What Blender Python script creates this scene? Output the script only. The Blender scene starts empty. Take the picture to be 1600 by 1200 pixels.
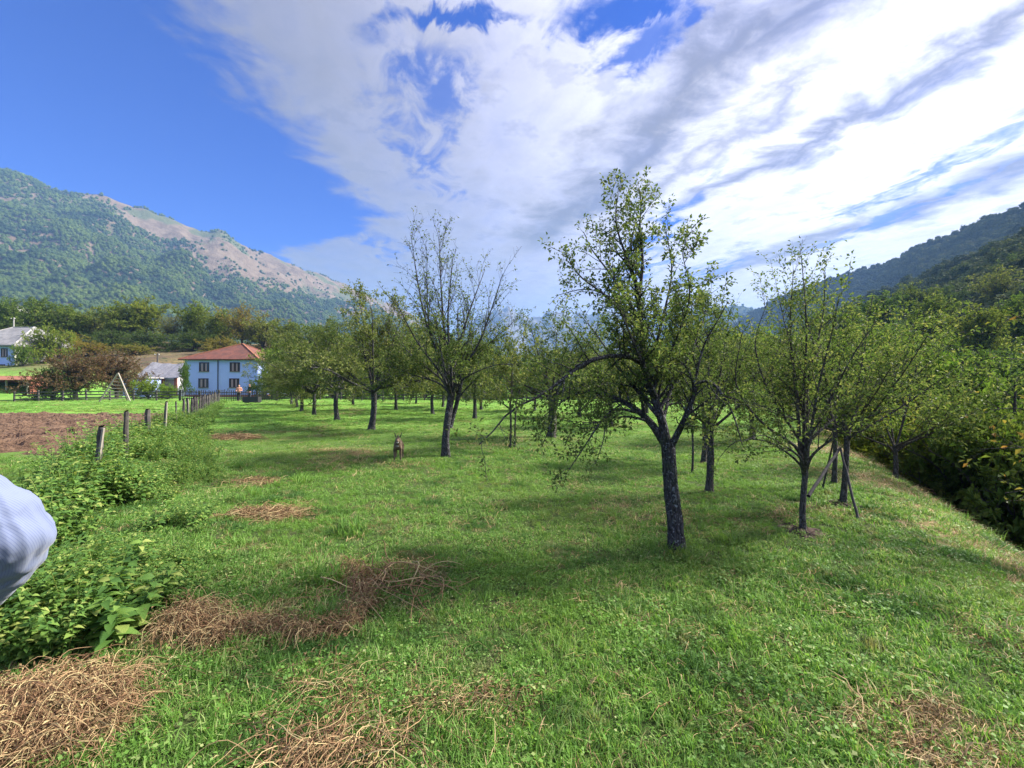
import bpy, math, random
import numpy as np
from mathutils import Vector
R = math.radians
D = bpy.data
scene = bpy.context.scene
C = scene.collection
rng = np.random.default_rng(7)

# ---------------------------------------------------------------- camera, sky, sun, exposure
CH, F, HY = 1.6, 700.0, 602.0
cd = D.cameras.new('camera'); cam = D.objects.new('camera', cd); C.objects.link(cam)
cam.location = (0, 0, CH); cam.rotation_euler = (R(90) + math.atan(2/700), 0, 0)
cd.sensor_width = 36; cd.lens = F/1600*36; cd.clip_start = 0.05; cd.clip_end = 40000
scene.camera = cam
scene.view_settings.view_transform = 'Standard'; scene.view_settings.look = 'None'
scene.view_settings.exposure = 1.82; scene.view_settings.gamma = 1.0
SUN_AZ, SUN_EL = R(72), R(40)          # azimuth clockwise from +Y
sdir = Vector((math.sin(SUN_AZ)*math.cos(SUN_EL), math.cos(SUN_AZ)*math.cos(SUN_EL), math.sin(SUN_EL)))
sl = D.lights.new('sun', 'SUN'); sl.energy = 4.7; sl.angle = R(9); sl.color = (1.0, .93, .82)
so = D.objects.new('sun', sl); C.objects.link(so); so.rotation_euler = sdir.to_track_quat('Z', 'Y').to_euler()

class NT:
    def __init__(s, nt): s.nt = nt
    def n(s, t, **kw):
        nd = s.nt.nodes.new(t)
        for k, v in kw.items():
            if k in nd.inputs: s.set(nd.inputs[k], v)
            else: setattr(nd, k, v)
        return nd
    def set(s, inp, v):
        if isinstance(v, bpy.types.NodeSocket): s.nt.links.new(v, inp)
        elif isinstance(v, bpy.types.Node): s.nt.links.new(v.outputs[0], inp)
        else:
            if hasattr(inp.default_value, '__len__') and not isinstance(v, str):
                v = tuple(v)
                if len(v) == 3 and len(inp.default_value) == 4: v = v + (1,)
            inp.default_value = v
    def m(s, op, a, b=None, c=None, clamp=False):
        nd = s.nt.nodes.new('ShaderNodeMath'); nd.operation = op; nd.use_clamp = clamp
        s.set(nd.inputs[0], a)
        if b is not None: s.set(nd.inputs[1], b)
        if c is not None: s.set(nd.inputs[2], c)
        return nd.outputs[0]
    def mix(s, f, a, b, bt='MIX'):
        nd = s.nt.nodes.new('ShaderNodeMix'); nd.data_type = 'RGBA'; nd.blend_type = bt
        s.set(nd.inputs[0], f); s.set(nd.inputs[6], a); s.set(nd.inputs[7], b)
        return nd.outputs[2]
    def ss(s, lo, hi, v, a=0.0, b=1.0):
        nd = s.nt.nodes.new('ShaderNodeMapRange'); nd.interpolation_type = 'SMOOTHSTEP'
        s.set(nd.inputs[0], v)
        for i, x in ((1, lo), (2, hi), (3, a), (4, b)): s.set(nd.inputs[i], x)
        return nd.outputs[0]
    def noise(s, vec, scale, detail=4, rough=.55, dist=0.0, out=0):
        nd = s.nt.nodes.new('ShaderNodeTexNoise')
        if vec is not None: s.set(nd.inputs['Vector'], vec)
        nd.inputs['Scale'].default_value = scale; nd.inputs['Detail'].default_value = detail
        nd.inputs['Roughness'].default_value = rough; nd.inputs['Distortion'].default_value = dist
        return nd.outputs[out]
    def comb(s, x, y, z):
        nd = s.nt.nodes.new('ShaderNodeCombineXYZ')
        for i, v in enumerate((x, y, z)): s.set(nd.inputs[i], v)
        return nd.outputs[0]

w = D.worlds.new('World'); scene.world = w; w.use_nodes = True
wn = w.node_tree; wn.nodes.clear(); W = NT(wn)
sky = wn.nodes.new('ShaderNodeTexSky'); sky.sky_type = 'NISHITA'; sky.sun_disc = False
sky.sun_elevation = SUN_EL; sky.sun_rotation = SUN_AZ; sky.altitude = 400; sky.air_density = 1.0; sky.dust_density = .6; sky.ozone_density = 2.5
hs = W.n('ShaderNodeHueSaturation', Saturation=1.75, Value=1.0, Color=sky.outputs[0])
skycol = W.mix(1.0, hs.outputs[0], (.03, .41, .98), 'MULTIPLY')
tc = wn.nodes.new('ShaderNodeTexCoord'); sp = W.n('ShaderNodeSeparateXYZ', Vector=tc.outputs['Generated'])
dx, dy, dz = sp.outputs
zc = W.m('MAXIMUM', dz, 0.03)
px = W.m('DIVIDE', dx, zc); py = W.m('DIVIDE', dy, zc)     # the cloud layer, a flat deck one unit up
# warped coordinates, drawn out along the wind (towards -0.28, 1)
a_ = R(15); ca, sa = math.cos(a_), math.sin(a_)
ac = W.m('ADD', W.m('MULTIPLY', px, ca), W.m('MULTIPLY', py, sa))       # across the streaks
al = W.m('SUBTRACT', W.m('MULTIPLY', py, ca), W.m('MULTIPLY', px, sa))   # along
P = W.comb(px, py, 0.0)
streak = W.noise(W.comb(ac, W.m('MULTIPLY', al, .30), 3.1), 1.9, 7, .58, .5)
fine = W.noise(W.comb(ac, W.m('MULTIPLY', al, .55), 8.2), 7.5, 7, .62, .7)
puff = W.noise(P, 3.2, 8, .62, .35)
# deck edge on the left (x about -0.85), ragged
big = W.noise(P, .9, 3, .5)
edge = W.m('ADD', px, W.m('MULTIPLY', W.m('SUBTRACT', puff, .5), .75))
edge = W.m('ADD', edge, W.m('MULTIPLY', W.m('SUBTRACT', streak, .5), .35))
edge = W.m('SUBTRACT', edge, W.m('MULTIPLY', W.ss(2.6, 3.6, py), -1.0))
emask = W.ss(-.97, -.70, edge)
# gaps of blue in the deck: (x, y, rx, ry, strength)
puff2 = W.noise(W.comb(px, py, 4.7), 4.5, 6, .65); pxw = W.m('ADD', px, W.m('MULTIPLY', W.m('SUBTRACT', puff2, .5), .5)); pyw = W.m('ADD', py, W.m('MULTIPLY', W.m('SUBTRACT', fine, .5), .35))
def blob(cx, cy, rx, ry):
    u = W.m('DIVIDE', W.m('SUBTRACT', pxw, cx), rx*1.1); v = W.m('DIVIDE', W.m('SUBTRACT', pyw, cy), ry*1.1)
    d = W.m('SQRT', W.m('ADD', W.m('MULTIPLY', u, u), W.m('MULTIPLY', v, v)))
    d = W.m('ADD', d, W.m('MULTIPLY', W.m('SUBTRACT', W.m('MULTIPLY', W.m('ADD', puff, fine), .5), .5), 2.6))
    return W.ss(1.5, .45, d)
gaps = None
for cx, cy, rx, ry, st in ((-.17, 1.225, .14, .035, 1.), (-.27, 1.45, .15, .16, .55), (-.36, 1.8, .10, .25, .5), (-.36, 2.3, .08, .10, .45), (.30, 1.20, .17, .06, 1.), (.40, 1.32, .09, .10, .9), (.50, 1.22, .07, .05, .9),
          (1.95, 2.25, .08, .6, .5), (2.25, 2.6, .06, .6, .45), (.95, 3.2, .08, .8, .7), (1.7, 3.9, .15, .5, .6), (1.1, 4.0, .15, .6, .6), (-.95, 3.3, .12, .35, .5)):
    b = W.m('MULTIPLY', blob(cx, cy, rx, ry), st if st > .8 else W.m('MULTIPLY', W.ss(.62, .40, fine), st*1.5)); gaps = b if gaps is None else W.m('MAXIMUM', gaps, b)
thick = W.ss(.28, .62, W.m('ADD', W.m('MULTIPLY', streak, .55), W.m('MULTIPLY', puff, .45)), .72, 1.0)
mask = W.m('MULTIPLY', W.m('MULTIPLY', emask, thick), W.m('SUBTRACT', 1.0, W.m('MULTIPLY', gaps, 1.0)))
low = W.ss(.035, .10, dz)                      # paler towards the far edge of the deck
# brightness: thin parts glow, thick bands are grey; brighter towards the sun behind the deck
sd = W.n('ShaderNodeVectorMath', operation='DOT_PRODUCT'); wn.links.new(tc.outputs['Generated'], sd.inputs[0])
sd.inputs[1].default_value = Vector((math.sin(R(44))*math.cos(R(34)), math.cos(R(44))*math.cos(R(34)), math.sin(R(34))))
glow = W.m('POWER', W.m('MAXIMUM', sd.outputs['Value'], 0.0), 5.0)
def band(c0, hw, soft, y0, y1):               # grey rolls: across-coordinate, half width
    q = W.m('ADD', W.m('ADD', ac, W.m('MULTIPLY', W.m('SUBTRACT', puff, .5), .75)), W.m('MULTIPLY', W.m('SUBTRACT', big, .5), .5))
    d = W.m('ABSOLUTE', W.m('SUBTRACT', q, c0))
    e = W.ss(hw + soft, hw - soft, d)
    return W.m('MULTIPLY', e, W.m('MULTIPLY', W.ss(y0-.35, y0, al), W.ss(y1+.8, y1, al)))
bands = None
for b in ((.98, .17, .17, .5, 2.8), (1.60, .09, .12, .5, 1.8), (2.85, .16, .20, 0.9, 3.6), (1.28, .06, .14, 1.2, 2.2)):
    v = band(*b); bands = v if bands is None else W.m('MAXIMUM', bands, v)
greyn = W.ss(.42, .68, W.m('ADD', W.m('MULTIPLY', streak, .5), W.m('MULTIPLY', puff, .5)))
dark = W.m('MAXIMUM', bands, W.m('MULTIPLY', greyn, .45))
dark = W.m('MAXIMUM', dark, W.m('MULTIPLY', W.ss(.52, .66, puff2), .45))
dark = W.m('MULTIPLY', dark, W.ss(.30, .52, fine, .78, 1.0))
bright = W.m('ADD', .098, W.m('MULTIPLY', glow, .48))
bright = W.m('MULTIPLY', bright, W.m('ADD', .50, W.m('MULTIPLY', W.m('ADD', fine, puff2), .50)))
darkl = W.m('ADD', .076, W.m('MULTIPLY', glow, .048))
lum = W.n('ShaderNodeMix', data_type='FLOAT'); W.set(lum.inputs[0], dark); W.set(lum.inputs[2], bright); W.set(lum.inputs[3], darkl)
tint = W.mix(W.m('MAXIMUM', dark, W.ss(.75, .25, glow)), (1.02, .985, 1.0), (.97, .945, 1.12))
ccol = W.n('ShaderNodeVectorMath', operation='SCALE'); wn.links.new(tint, ccol.inputs[0])
high = W.m('MAXIMUM', W.m('MULTIPLY', W.ss(.60, .88, dz), 2.0), W.m('MULTIPLY', W.ss(.05, -.35, dy), 2.4))   # extra cloud brightness added out of view, overhead and behind, to lift shadow fill
W.set(ccol.inputs['Scale'], W.m('MULTIPLY', lum.outputs[0], W.m('ADD', 1.0, high)))
SK = .052
skl = W.n('ShaderNodeVectorMath', operation='SCALE'); wn.links.new(skycol, skl.inputs[0]); skl.inputs['Scale'].default_value = SK
wc = W.mix(W.m('MULTIPLY', mask, W.ss(.0, .02, dz)), skl.outputs[0], ccol.outputs[0])
bg = W.n('ShaderNodeBackground', Color=wc); bg.inputs['Strength'].default_value = 1.0
W.n('ShaderNodeOutputWorld', Surface=bg.outputs[0])

# ---------------------------------------------------------------- helpers
def tag(o, label=None, cat=None, group=None, kind=None):
    if label: o['label'] = label
    if cat: o['category'] = cat
    if group: o['group'] = group
    if kind: o['kind'] = kind
    return o
def mesh_from(name, V, polys, smooth=True):
    me = D.meshes.new(name); V = np.asarray(V, dtype=np.float32).reshape(-1, 3)
    me.vertices.add(len(V)); me.vertices.foreach_set('co', V.ravel())
    polys = [np.asarray(p, dtype=np.int32) for p in polys if len(p)]
    nl = sum(p.size for p in polys); npoly = sum(len(p) for p in polys)
    me.loops.add(nl); me.polygons.add(npoly)
    me.loops.foreach_set('vertex_index', np.concatenate([p.ravel() for p in polys]))
    tot = np.concatenate([np.full(len(p), p.shape[1], dtype=np.int32) for p in polys])
    st = np.concatenate([[0], np.cumsum(tot)[:-1]]).astype(np.int32)
    me.polygons.foreach_set('loop_start', st); me.polygons.foreach_set('loop_total', tot)
    me.polygons.foreach_set('use_smooth', np.full(npoly, smooth))
    me.update(calc_edges=True); me.validate()
    return me
def link(name, me, mat=None, parent=None, loc=None, rz=0.0):
    o = D.objects.new(name, me); C.objects.link(o)
    if mat is not None:
        if me.materials: pass
        else: me.materials.append(mat)
    if parent is not None: o.parent = parent
    if loc is not None: o.location = loc
    if rz: o.rotation_euler = (0, 0, rz)
    return o
def empty(name, loc, rz=0.0):
    o = D.objects.new(name, None); C.objects.link(o); o.location = loc; o.rotation_euler = (0, 0, rz); o.empty_display_size = .2
    return o
def copy_tree(o, parent=None):
    c = o.copy(); C.objects.link(c)
    if parent is not None: c.parent = parent
    for ch in list(o.children): copy_tree(ch, c)
    return c
class MB:
    """collects shapes into one mesh"""
    def __init__(s): s.V = []; s.q = []; s.t = []; s.n = 0
    def add(s, V, quads=(), tris=()):
        V = np.asarray(V, float).reshape(-1, 3)
        if len(quads): s.q.append(np.asarray(quads) + s.n)
        if len(tris): s.t.append(np.asarray(tris) + s.n)
        s.V.append(V); s.n += len(V)
    def box(s, x0, x1, y0, y1, z0, z1, M=None):
        V = np.array([(x, y, z) for z in (z0, z1) for y in (y0, y1) for x in (x0, x1)], float)
        if M is not None: V = M(V)
        s.add(V, [(0, 2, 3, 1), (4, 5, 7, 6), (0, 1, 5, 4), (2, 6, 7, 3), (0, 4, 6, 2), (1, 3, 7, 5)])
    def bar(s, a, b, w_, h_=None):
        """square bar from a to b"""
        h_ = h_ or w_; a = np.array(a, float); b = np.array(b, float); t = b - a; t /= np.linalg.norm(t)
        ref = np.array((0, 0, 1.)) if abs(t[2]) < .9 else np.array((0, 1., 0))
        u = np.cross(t, ref); u /= np.linalg.norm(u); v = np.cross(u, t)
        V = [p + u*i*w_/2 + v*j*h_/2 for p in (a, b) for i, j in ((-1, -1), (1, -1), (1, 1), (-1, 1))]
        s.add(V, [(3, 2, 1, 0), (4, 5, 6, 7), (0, 1, 5, 4), (1, 2, 6, 5), (2, 3, 7, 6), (3, 0, 4, 7)])
    def tubes(s, P, Rr, k=5, cap=False):
        V, Q = tube_batch(np.asarray(P, float)[None] if np.ndim(P) == 2 else P, np.asarray(Rr, float)[None] if np.ndim(Rr) == 1 else Rr, k)
        s.add(V, Q)
    def build(s, name, mat, parent=None, smooth=False, loc=None):
        V = np.concatenate(s.V); pol = []
        if s.q: pol.append(np.concatenate(s.q))
        if s.t: pol.append(np.concatenate(s.t))
        return link(name, mesh_from(name, V, pol, smooth), mat, parent, loc)
def nrm(a): return a/np.maximum(np.linalg.norm(a, axis=-1, keepdims=True), 1e-9)
def tube_batch(P, Rr, k):
    """P (N,n,3) R (N,n) -> verts, quads; tips close to a point through small radii"""
    N, n, _ = P.shape
    T = nrm(np.gradient(P, axis=1))
    mean = np.abs(nrm(P[:, -1] - P[:, 0])); ref = np.zeros((N, 3)); ref[np.arange(N), np.argmin(mean, 1)] = 1
    ref = ref[:, None, :].repeat(n, 1)
    U = nrm(ref - (ref*T).sum(-1, keepdims=True)*T); Vv = np.cross(T, U)
    a = np.arange(k)/k*2*np.pi
    ring = U[:, :, None]*np.cos(a)[None, None, :, None] + Vv[:, :, None]*np.sin(a)[None, None, :, None]
    V = (P[:, :, None] + ring*Rr[:, :, None, None]).reshape(-1, 3)
    i = np.arange(N)[:, None, None]*n*k; j = np.arange(n-1)[None, :, None]*k; a0 = np.arange(k)[None, None]; a1 = (a0+1) % k
    Q = np.stack([i+j+a0, i+j+a1, i+j+k+a1, i+j+k+a0], -1).reshape(-1, 4)
    return V, Q
def catmull(pts, m=6):
    p = np.array(pts, float); p = np.vstack([2*p[0]-p[1], p, 2*p[-1]-p[-2]]); out = []
    for i in range(1, len(p)-2):
        for t in np.linspace(0, 1, m, endpoint=False):
            a, b, c, d = p[i-1:i+3]
            out.append(.5*(2*b + (c-a)*t + (2*a-5*b+4*c-d)*t*t + (3*b-a-3*c+d)*t**3))
    out.append(p[-2]); return np.array(out)
def resample(pts, n):
    pts = np.array(pts, float); s_ = np.concatenate([[0], np.cumsum(np.linalg.norm(np.diff(pts, axis=0), axis=1))])
    q = np.linspace(0, s_[-1], n); return np.stack([np.interp(q, s_, pts[:, i]) for i in range(pts.shape[1])], 1)
def sstep(a, b, x):
    t = np.clip((x-a)/(b-a), 0, 1); return t*t*(3-2*t)
# value noise for heights
_tab = np.random.default_rng(3).random((256, 256))
def vn(x, y):
    x = np.asarray(x, float); y = np.asarray(y, float)
    xi = np.floor(x).astype(int); yi = np.floor(y).astype(int); fx = x-xi; fy = y-yi
    fx = fx*fx*(3-2*fx); fy = fy*fy*(3-2*fy)
    g = lambda a, b: _tab[a % 256, b % 256]
    return (g(xi, yi)*(1-fx)+g(xi+1, yi)*fx)*(1-fy) + (g(xi, yi+1)*(1-fx)+g(xi+1, yi+1)*fx)*fy - .5
def fbm(x, y, o=4):
    return sum(vn(x*2**i+17*i, y*2**i+5*i)/2**i for i in range(o))
def gz(x, y):
    """ground height"""
    x = np.asarray(x, float); y = np.asarray(y, float)
    z = .10*fbm(x/7, y/7, 2) + .035*fbm(x/1.3+9, y/1.3, 2)
    z = z*np.clip(1 + np.hypot(x, y)*.02, 1, 3)
    d = (x-4.45-.55*(y-4.3))/1.14
    z = z - 6.0*sstep(-.5, 7.5, d) + .12*sstep(-4, -.5, d)*sstep(2, 0, d)
    st = 78 - 23*sstep(-50, -75, x)
    z = z + (13.5+2*fbm(x/20, y/20, 2))*np.clip((y-st)/(125-st), 0, 1)**1.0*sstep(-12, -48, x)*sstep(-.1, .15, (y-st)/50)
    return z
def gp(pxl, Y):       # a point of the ground in the direction of photo column pxl at depth Y
    X = (pxl-800)/F*Y; return (X, Y, float(gz(X, Y)))
def p3(pxl, pyl, Y): return np.array(((pxl-800)/F*Y, Y, CH + (HY-pyl)/F*Y))

# ---------------------------------------------------------------- materials
def mat(name, col, rough=.8, noise=None, bump=None, spec=.3, objcol=False):
    """noise = list of (scale, amount, colour2); bump = (scale, strength, distance)"""
    m = D.materials.new(name); m.use_nodes = True; N = NT(m.node_tree); b = m.node_tree.nodes['Principled BSDF']
    c = col; g = m.node_tree.nodes.new('ShaderNodeTexCoord').outputs['Object']
    if noise:
        c = N.mix(0.0, col, col)
        for (sc, amt, c2) in noise:
            f = N.m('MULTIPLY', N.ss(.42, .62, N.noise(g, sc, 5, .6)), amt); c = N.mix(f, c, c2)
    if objcol:
        oi = N.n('ShaderNodeObjectInfo'); c = N.mix(1.0, c, oi.outputs['Color'], 'MULTIPLY')
    N.set(b.inputs['Base Color'], c); b.inputs['Roughness'].default_value = rough
    b.inputs['Specular IOR Level'].default_value = spec
    if bump:
        bm = N.n('ShaderNodeBump', Height=N.noise(g, bump[0], 6, .65)); bm.inputs['Strength'].default_value = bump[1]; bm.inputs['Distance'].default_value = bump[2]
        N.set(b.inputs['Normal'], bm.outputs[0])
    return m
def leafmat(name, cols, pos=(0, .35, .65, .9), transl=.4, objcol=False, rough=.6, big=None, spec=.12):
    """colour picked per leaf; big = (scale, colour) shifts whole patches"""
    m = D.materials.new(name); m.use_nodes = True; N = NT(m.node_tree); b = m.node_tree.nodes['Principled BSDF']
    geo = N.n('ShaderNodeNewGeometry'); oi = N.n('ShaderNodeObjectInfo')
    r = N.m('FRACT', N.m('ADD', geo.outputs['Random Per Island'], N.m('MULTIPLY', oi.outputs['Random'], 7.31)))
    cr = N.n('ShaderNodeValToRGB', Fac=r); e = cr.color_ramp.elements
    while len(e) < len(cols): e.new(.5)
    for i, c in enumerate(cols): e[i].position = pos[i] if len(pos) == len(cols) else i/(len(cols)-1); e[i].color = tuple(c)+(1,)
    c = cr.outputs[0]
    if big:
        for sc, c2, lo, hi in big:
            c = N.mix(N.ss(lo, hi, N.noise(geo.outputs['Position'], sc, 3, .6)), c, c2)
    if objcol: c = N.mix(1.0, c, oi.outputs['Color'], 'MULTIPLY')
    N.set(b.inputs['Base Color'], c); b.inputs['Roughness'].default_value = rough; b.inputs['Specular IOR Level'].default_value = spec
    tr = N.n('ShaderNodeBsdfTranslucent', Color=N.mix(1.0, c, (1.15, 1.15, .7), 'MULTIPLY'))
    mx = N.n('ShaderNodeMixShader'); mx.inputs[0].default_value = transl
    N.set(mx.inputs[1], b.outputs[0]); N.set(mx.inputs[2], tr.outputs[0])
    N.set(m.node_tree.nodes['Material Output'].inputs[0], mx.outputs[0])
    return m
M = {}
def barkmat(name, c1, c2, c3, am):
    m = D.materials.new(name); m.use_nodes = True; N = NT(m.node_tree); b = m.node_tree.nodes['Principled BSDF']
    g = N.n('ShaderNodeTexCoord').outputs['Object']
    mp = N.n('ShaderNodeMapping', Vector=g); mp.inputs['Scale'].default_value = (1, 1, .28)
    n1 = N.noise(mp.outputs[0], 42, 6, .7)
    c = N.mix(N.ss(.35, .65, n1), c1, c2)
    c = N.mix(N.m('MULTIPLY', N.ss(.56, .63, N.noise(g, 34, 4, .62, .6)), am), c, c3)   # lichen
    c = N.mix(N.m('MULTIPLY', N.ss(.55, .68, N.noise(g, 7, 3, .5)), .5), c, (.05, .065, .035))
    N.set(b.inputs['Base Color'], c); b.inputs['Roughness'].default_value = .9; b.inputs['Specular IOR Level'].default_value = .15
    vo = N.n('ShaderNodeTexVoronoi', Vector=mp.outputs[0]); vo.feature = 'DISTANCE_TO_EDGE'; vo.inputs['Scale'].default_value = 38
    bm = N.n('ShaderNodeBump', Height=N.m('ADD', N.m('MULTIPLY', n1, .6), N.ss(0, .25, vo.outputs['Distance']))); bm.inputs['Strength'].default_value = 1; bm.inputs['Distance'].default_value = .02
    N.set(b.inputs['Normal'], bm.outputs[0]); return m
M['bark'] = barkmat('bark', (.028, .027, .031), (.085, .08, .085), (.26, .28, .29), .7)
M['bark2'] = barkmat('smooth_bark', (.05, .045, .042), (.12, .11, .10), (.22, .22, .19), .4)
M['apple'] = leafmat('apple_leaves', [(.05, .085, .026), (.082, .13, .038), (.125, .175, .055), (.19, .215, .08)], (0, .4, .75, .96), .42)
M['apple2'] = leafmat('plum_leaves', [(.05, .09, .026), (.085, .135, .038), (.13, .18, .055), (.20, .22, .08)], (0, .4, .75, .95), .45)
M['olive'] = leafmat('dull_leaves', [(.09, .125, .035), (.14, .18, .05), (.20, .235, .08), (.28, .28, .12)], (0, .4, .8, .95), .35)
M['brownleaf'] = leafmat('brown_leaves', [(.07, .045, .025), (.14, .08, .045), (.20, .12, .06), (.08, .09, .03)], (0, .4, .7, .9), .3)
M['bg'] = leafmat('far_leaves', [(.075, .12, .03), (.115, .165, .04), (.16, .21, .05), (.22, .24, .07)], (0, .4, .75, .95), .35, objcol=True, rough=.8, spec=.1)
M['hazel'] = leafmat('hazel_leaves', [(.045, .075, .025), (.08, .115, .035), (.24, .22, .05), (.30, .17, .05)], (0, .6, .86, .95), .4)
M['grass'] = leafmat('grass_blades', [(.066, .165, .03), (.12, .255, .048), (.20, .355, .08), (.38, .40, .19)], (0, .4, .78, .95), .45, rough=.5,
    big=[(.45, (.14, .27, .05), .44, .64), (1.3, (.065, .15, .035), .50, .64), (2.6, (.23, .23, .10), .60, .72), (.25, (.17, .27, .065), .50, .66)])
M['straw'] = leafmat('straw_blades', [(.22, .14, .07), (.34, .24, .12), (.45, .35, .19), (.16, .10, .06)], (0, .35, .7, .92), .2)
M['weed'] = leafmat('weed_leaves', [(.06, .135, .035), (.10, .20, .042), (.17, .28, .06), (.30, .35, .10)], (0, .4, .78, .96), .4, rough=.5)
M['vine'] = leafmat('dry_vines', [(.10, .055, .034), (.21, .125, .068), (.33, .225, .12), (.40, .33, .17)], (0, .35, .7, .93), .05, rough=.85)
M['wood'] = mat('weathered_wood', (.06, .053, .047), .9, [(14, .7, (.12, .11, .10)), (40, .5, (.05, .045, .04))], (60, .6, .01))
M['darkwood'] = mat('old_dark_wood', (.055, .05, .05), .9, [(10, .6, (.12, .11, .10))], (50, .6, .01))
M['palewood'] = mat('pale_split_wood', (.27, .245, .21), .85, [(20, .6, (.25, .21, .17))], (60, .4, .01))

# ---------------------------------------------------------------- ground, one sheet to the horizon
na = 720
rad = np.concatenate([np.linspace(.4, 12, 110), np.geomspace(12.2, 6900, 170)])
az = np.linspace(0, 2*np.pi, na, endpoint=False)
AA, RR = np.meshgrid(az, rad); X = RR*np.sin(AA); Y = RR*np.cos(AA)
Z = gz(X, Y) - 6*sstep(300, 900, RR)
V = np.vstack([np.stack([X, Y, Z], -1).reshape(-1, 3), [[0, 0, float(gz(0, 0))]]])
i = np.arange(len(rad)-1)[:, None]*na; j = np.arange(na)[None]; j1 = (j+1) % na
Q = np.stack([i+j, i+na+j, i+na+j1, i+j1], -1).reshape(-1, 4)
Tt = np.stack([np.full(na, len(V)-1), np.arange(na), (np.arange(na)+1) % na], -1)
m = D.materials.new('meadow'); m.use_nodes = True; N = NT(m.node_tree); b = m.node_tree.nodes['Principled BSDF']
pos = N.n('ShaderNodeNewGeometry').outputs['Position']; spx = N.n('ShaderNodeSeparateXYZ', Vector=pos)
x_, y_, z_ = spx.outputs
dist = N.m('SQRT', N.m('ADD', N.m('MULTIPLY', x_, x_), N.m('MULTIPLY', y_, y_)))
far = N.ss(6, 26, dist)
gc = N.mix(far, (.055, .068, .026), (.14, .30, .045))
gc = N.mix(N.m('MULTIPLY', N.ss(.45, .65, N.noise(pos, .22, 5, .65)), .7), gc, N.mix(far, (.06, .075, .03), (.21, .32, .06)))
gc = N.mix(N.m('MULTIPLY', N.ss(.40, .60, N.noise(pos, 1.6, 6, .7)), .55), gc, (.055, .11, .022))
gc = N.mix(N.m('MULTIPLY', N.ss(.56, .66, N.noise(pos, .6, 5, .6)), .45), gc, (.20, .20, .07))
bankm = N.m('MULTIPLY', N.ss(-20, -45, x_), N.ss(68, 84, y_))
bc = N.mix(N.ss(.38, .62, N.noise(pos, .12, 6, .7)), (.085, .060, .045), (.15, .12, .06))
bc = N.mix(N.ss(.5, .6, N.noise(pos, .9, 5, .7)), bc, (.05, .055, .03))
gc = N.mix(bankm, gc, bc)
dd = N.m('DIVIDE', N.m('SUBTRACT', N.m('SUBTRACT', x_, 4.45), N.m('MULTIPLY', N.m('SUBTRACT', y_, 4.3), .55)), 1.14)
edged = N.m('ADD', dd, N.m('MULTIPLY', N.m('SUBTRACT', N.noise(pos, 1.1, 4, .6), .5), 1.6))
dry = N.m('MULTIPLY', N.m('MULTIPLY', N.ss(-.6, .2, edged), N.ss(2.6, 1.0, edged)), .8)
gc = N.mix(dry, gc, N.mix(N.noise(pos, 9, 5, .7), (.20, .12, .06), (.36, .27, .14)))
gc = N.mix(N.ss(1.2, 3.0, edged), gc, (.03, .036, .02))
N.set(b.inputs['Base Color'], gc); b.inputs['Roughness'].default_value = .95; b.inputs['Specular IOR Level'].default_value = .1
bm = N.n('ShaderNodeBump', Height=N.noise(pos, 7, 8, .75)); bm.inputs['Strength'].default_value = .9; bm.inputs['Distance'].default_value = .09
N.set(b.inputs['Normal'], bm.outputs[0]); M['ground'] = m
g = link('ground', mesh_from('ground', V, [Q, Tt]), m); tag(g, kind='structure')

# ploughed field
def fenceX(y): return -2.48 - .594*y
nx, ny = 420, 190
vv = np.linspace(0, 1, ny)[:, None]; uu = np.linspace(0, 1, nx)[None]
Yf = 9.9 + 16.6*vv**1.3 + 0*uu; wob = .5*fbm(Yf/.8, Yf*0+3, 4)
xr = fenceX(Yf)-.75+wob; xl = np.full_like(Yf, -34.0) - .9*(Yf-9.9)
Xf = xr + (xl-xr)*uu**1.15; Yf = Yf + (.8*fbm(Xf/.9, Xf*0+8, 4))*np.where((vv == 0) | (vv == 1), 1, 1)
cl = np.abs(fbm(Xf*1.9, Yf*1.9, 5)); ed = np.minimum(np.minimum(vv*9, (1-vv)*9), np.minimum(uu*20, (1-uu)*20)).clip(0, 1)
Zf = gz(Xf, Yf) - .05 + ed*(.05 + .20*cl + .14*np.maximum(fbm(Xf*5, Yf*5, 2), 0))
Vf = np.stack([Xf, Yf, Zf], -1).reshape(-1, 3)
i = np.arange(ny-1)[:, None]*nx; j = np.arange(nx-1)[None]
Qf = np.stack([i+j+1, i+j, i+nx+j, i+nx+j+1], -1).reshape(-1, 4)
M['soil'] = mat('ploughed_soil', (.105, .064, .044), .95, [(2.0, .8, (.145, .092, .062)), (9, .7, (.05, .032, .023)), (.5, .4, (.155, .105, .075))], (18, 1.0, .06), .1)
tag(link('ploughed_field', mesh_from('ploughed_field', Vf, [Qf[:, ::-1]], False), M['soil']), kind='structure')

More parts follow.
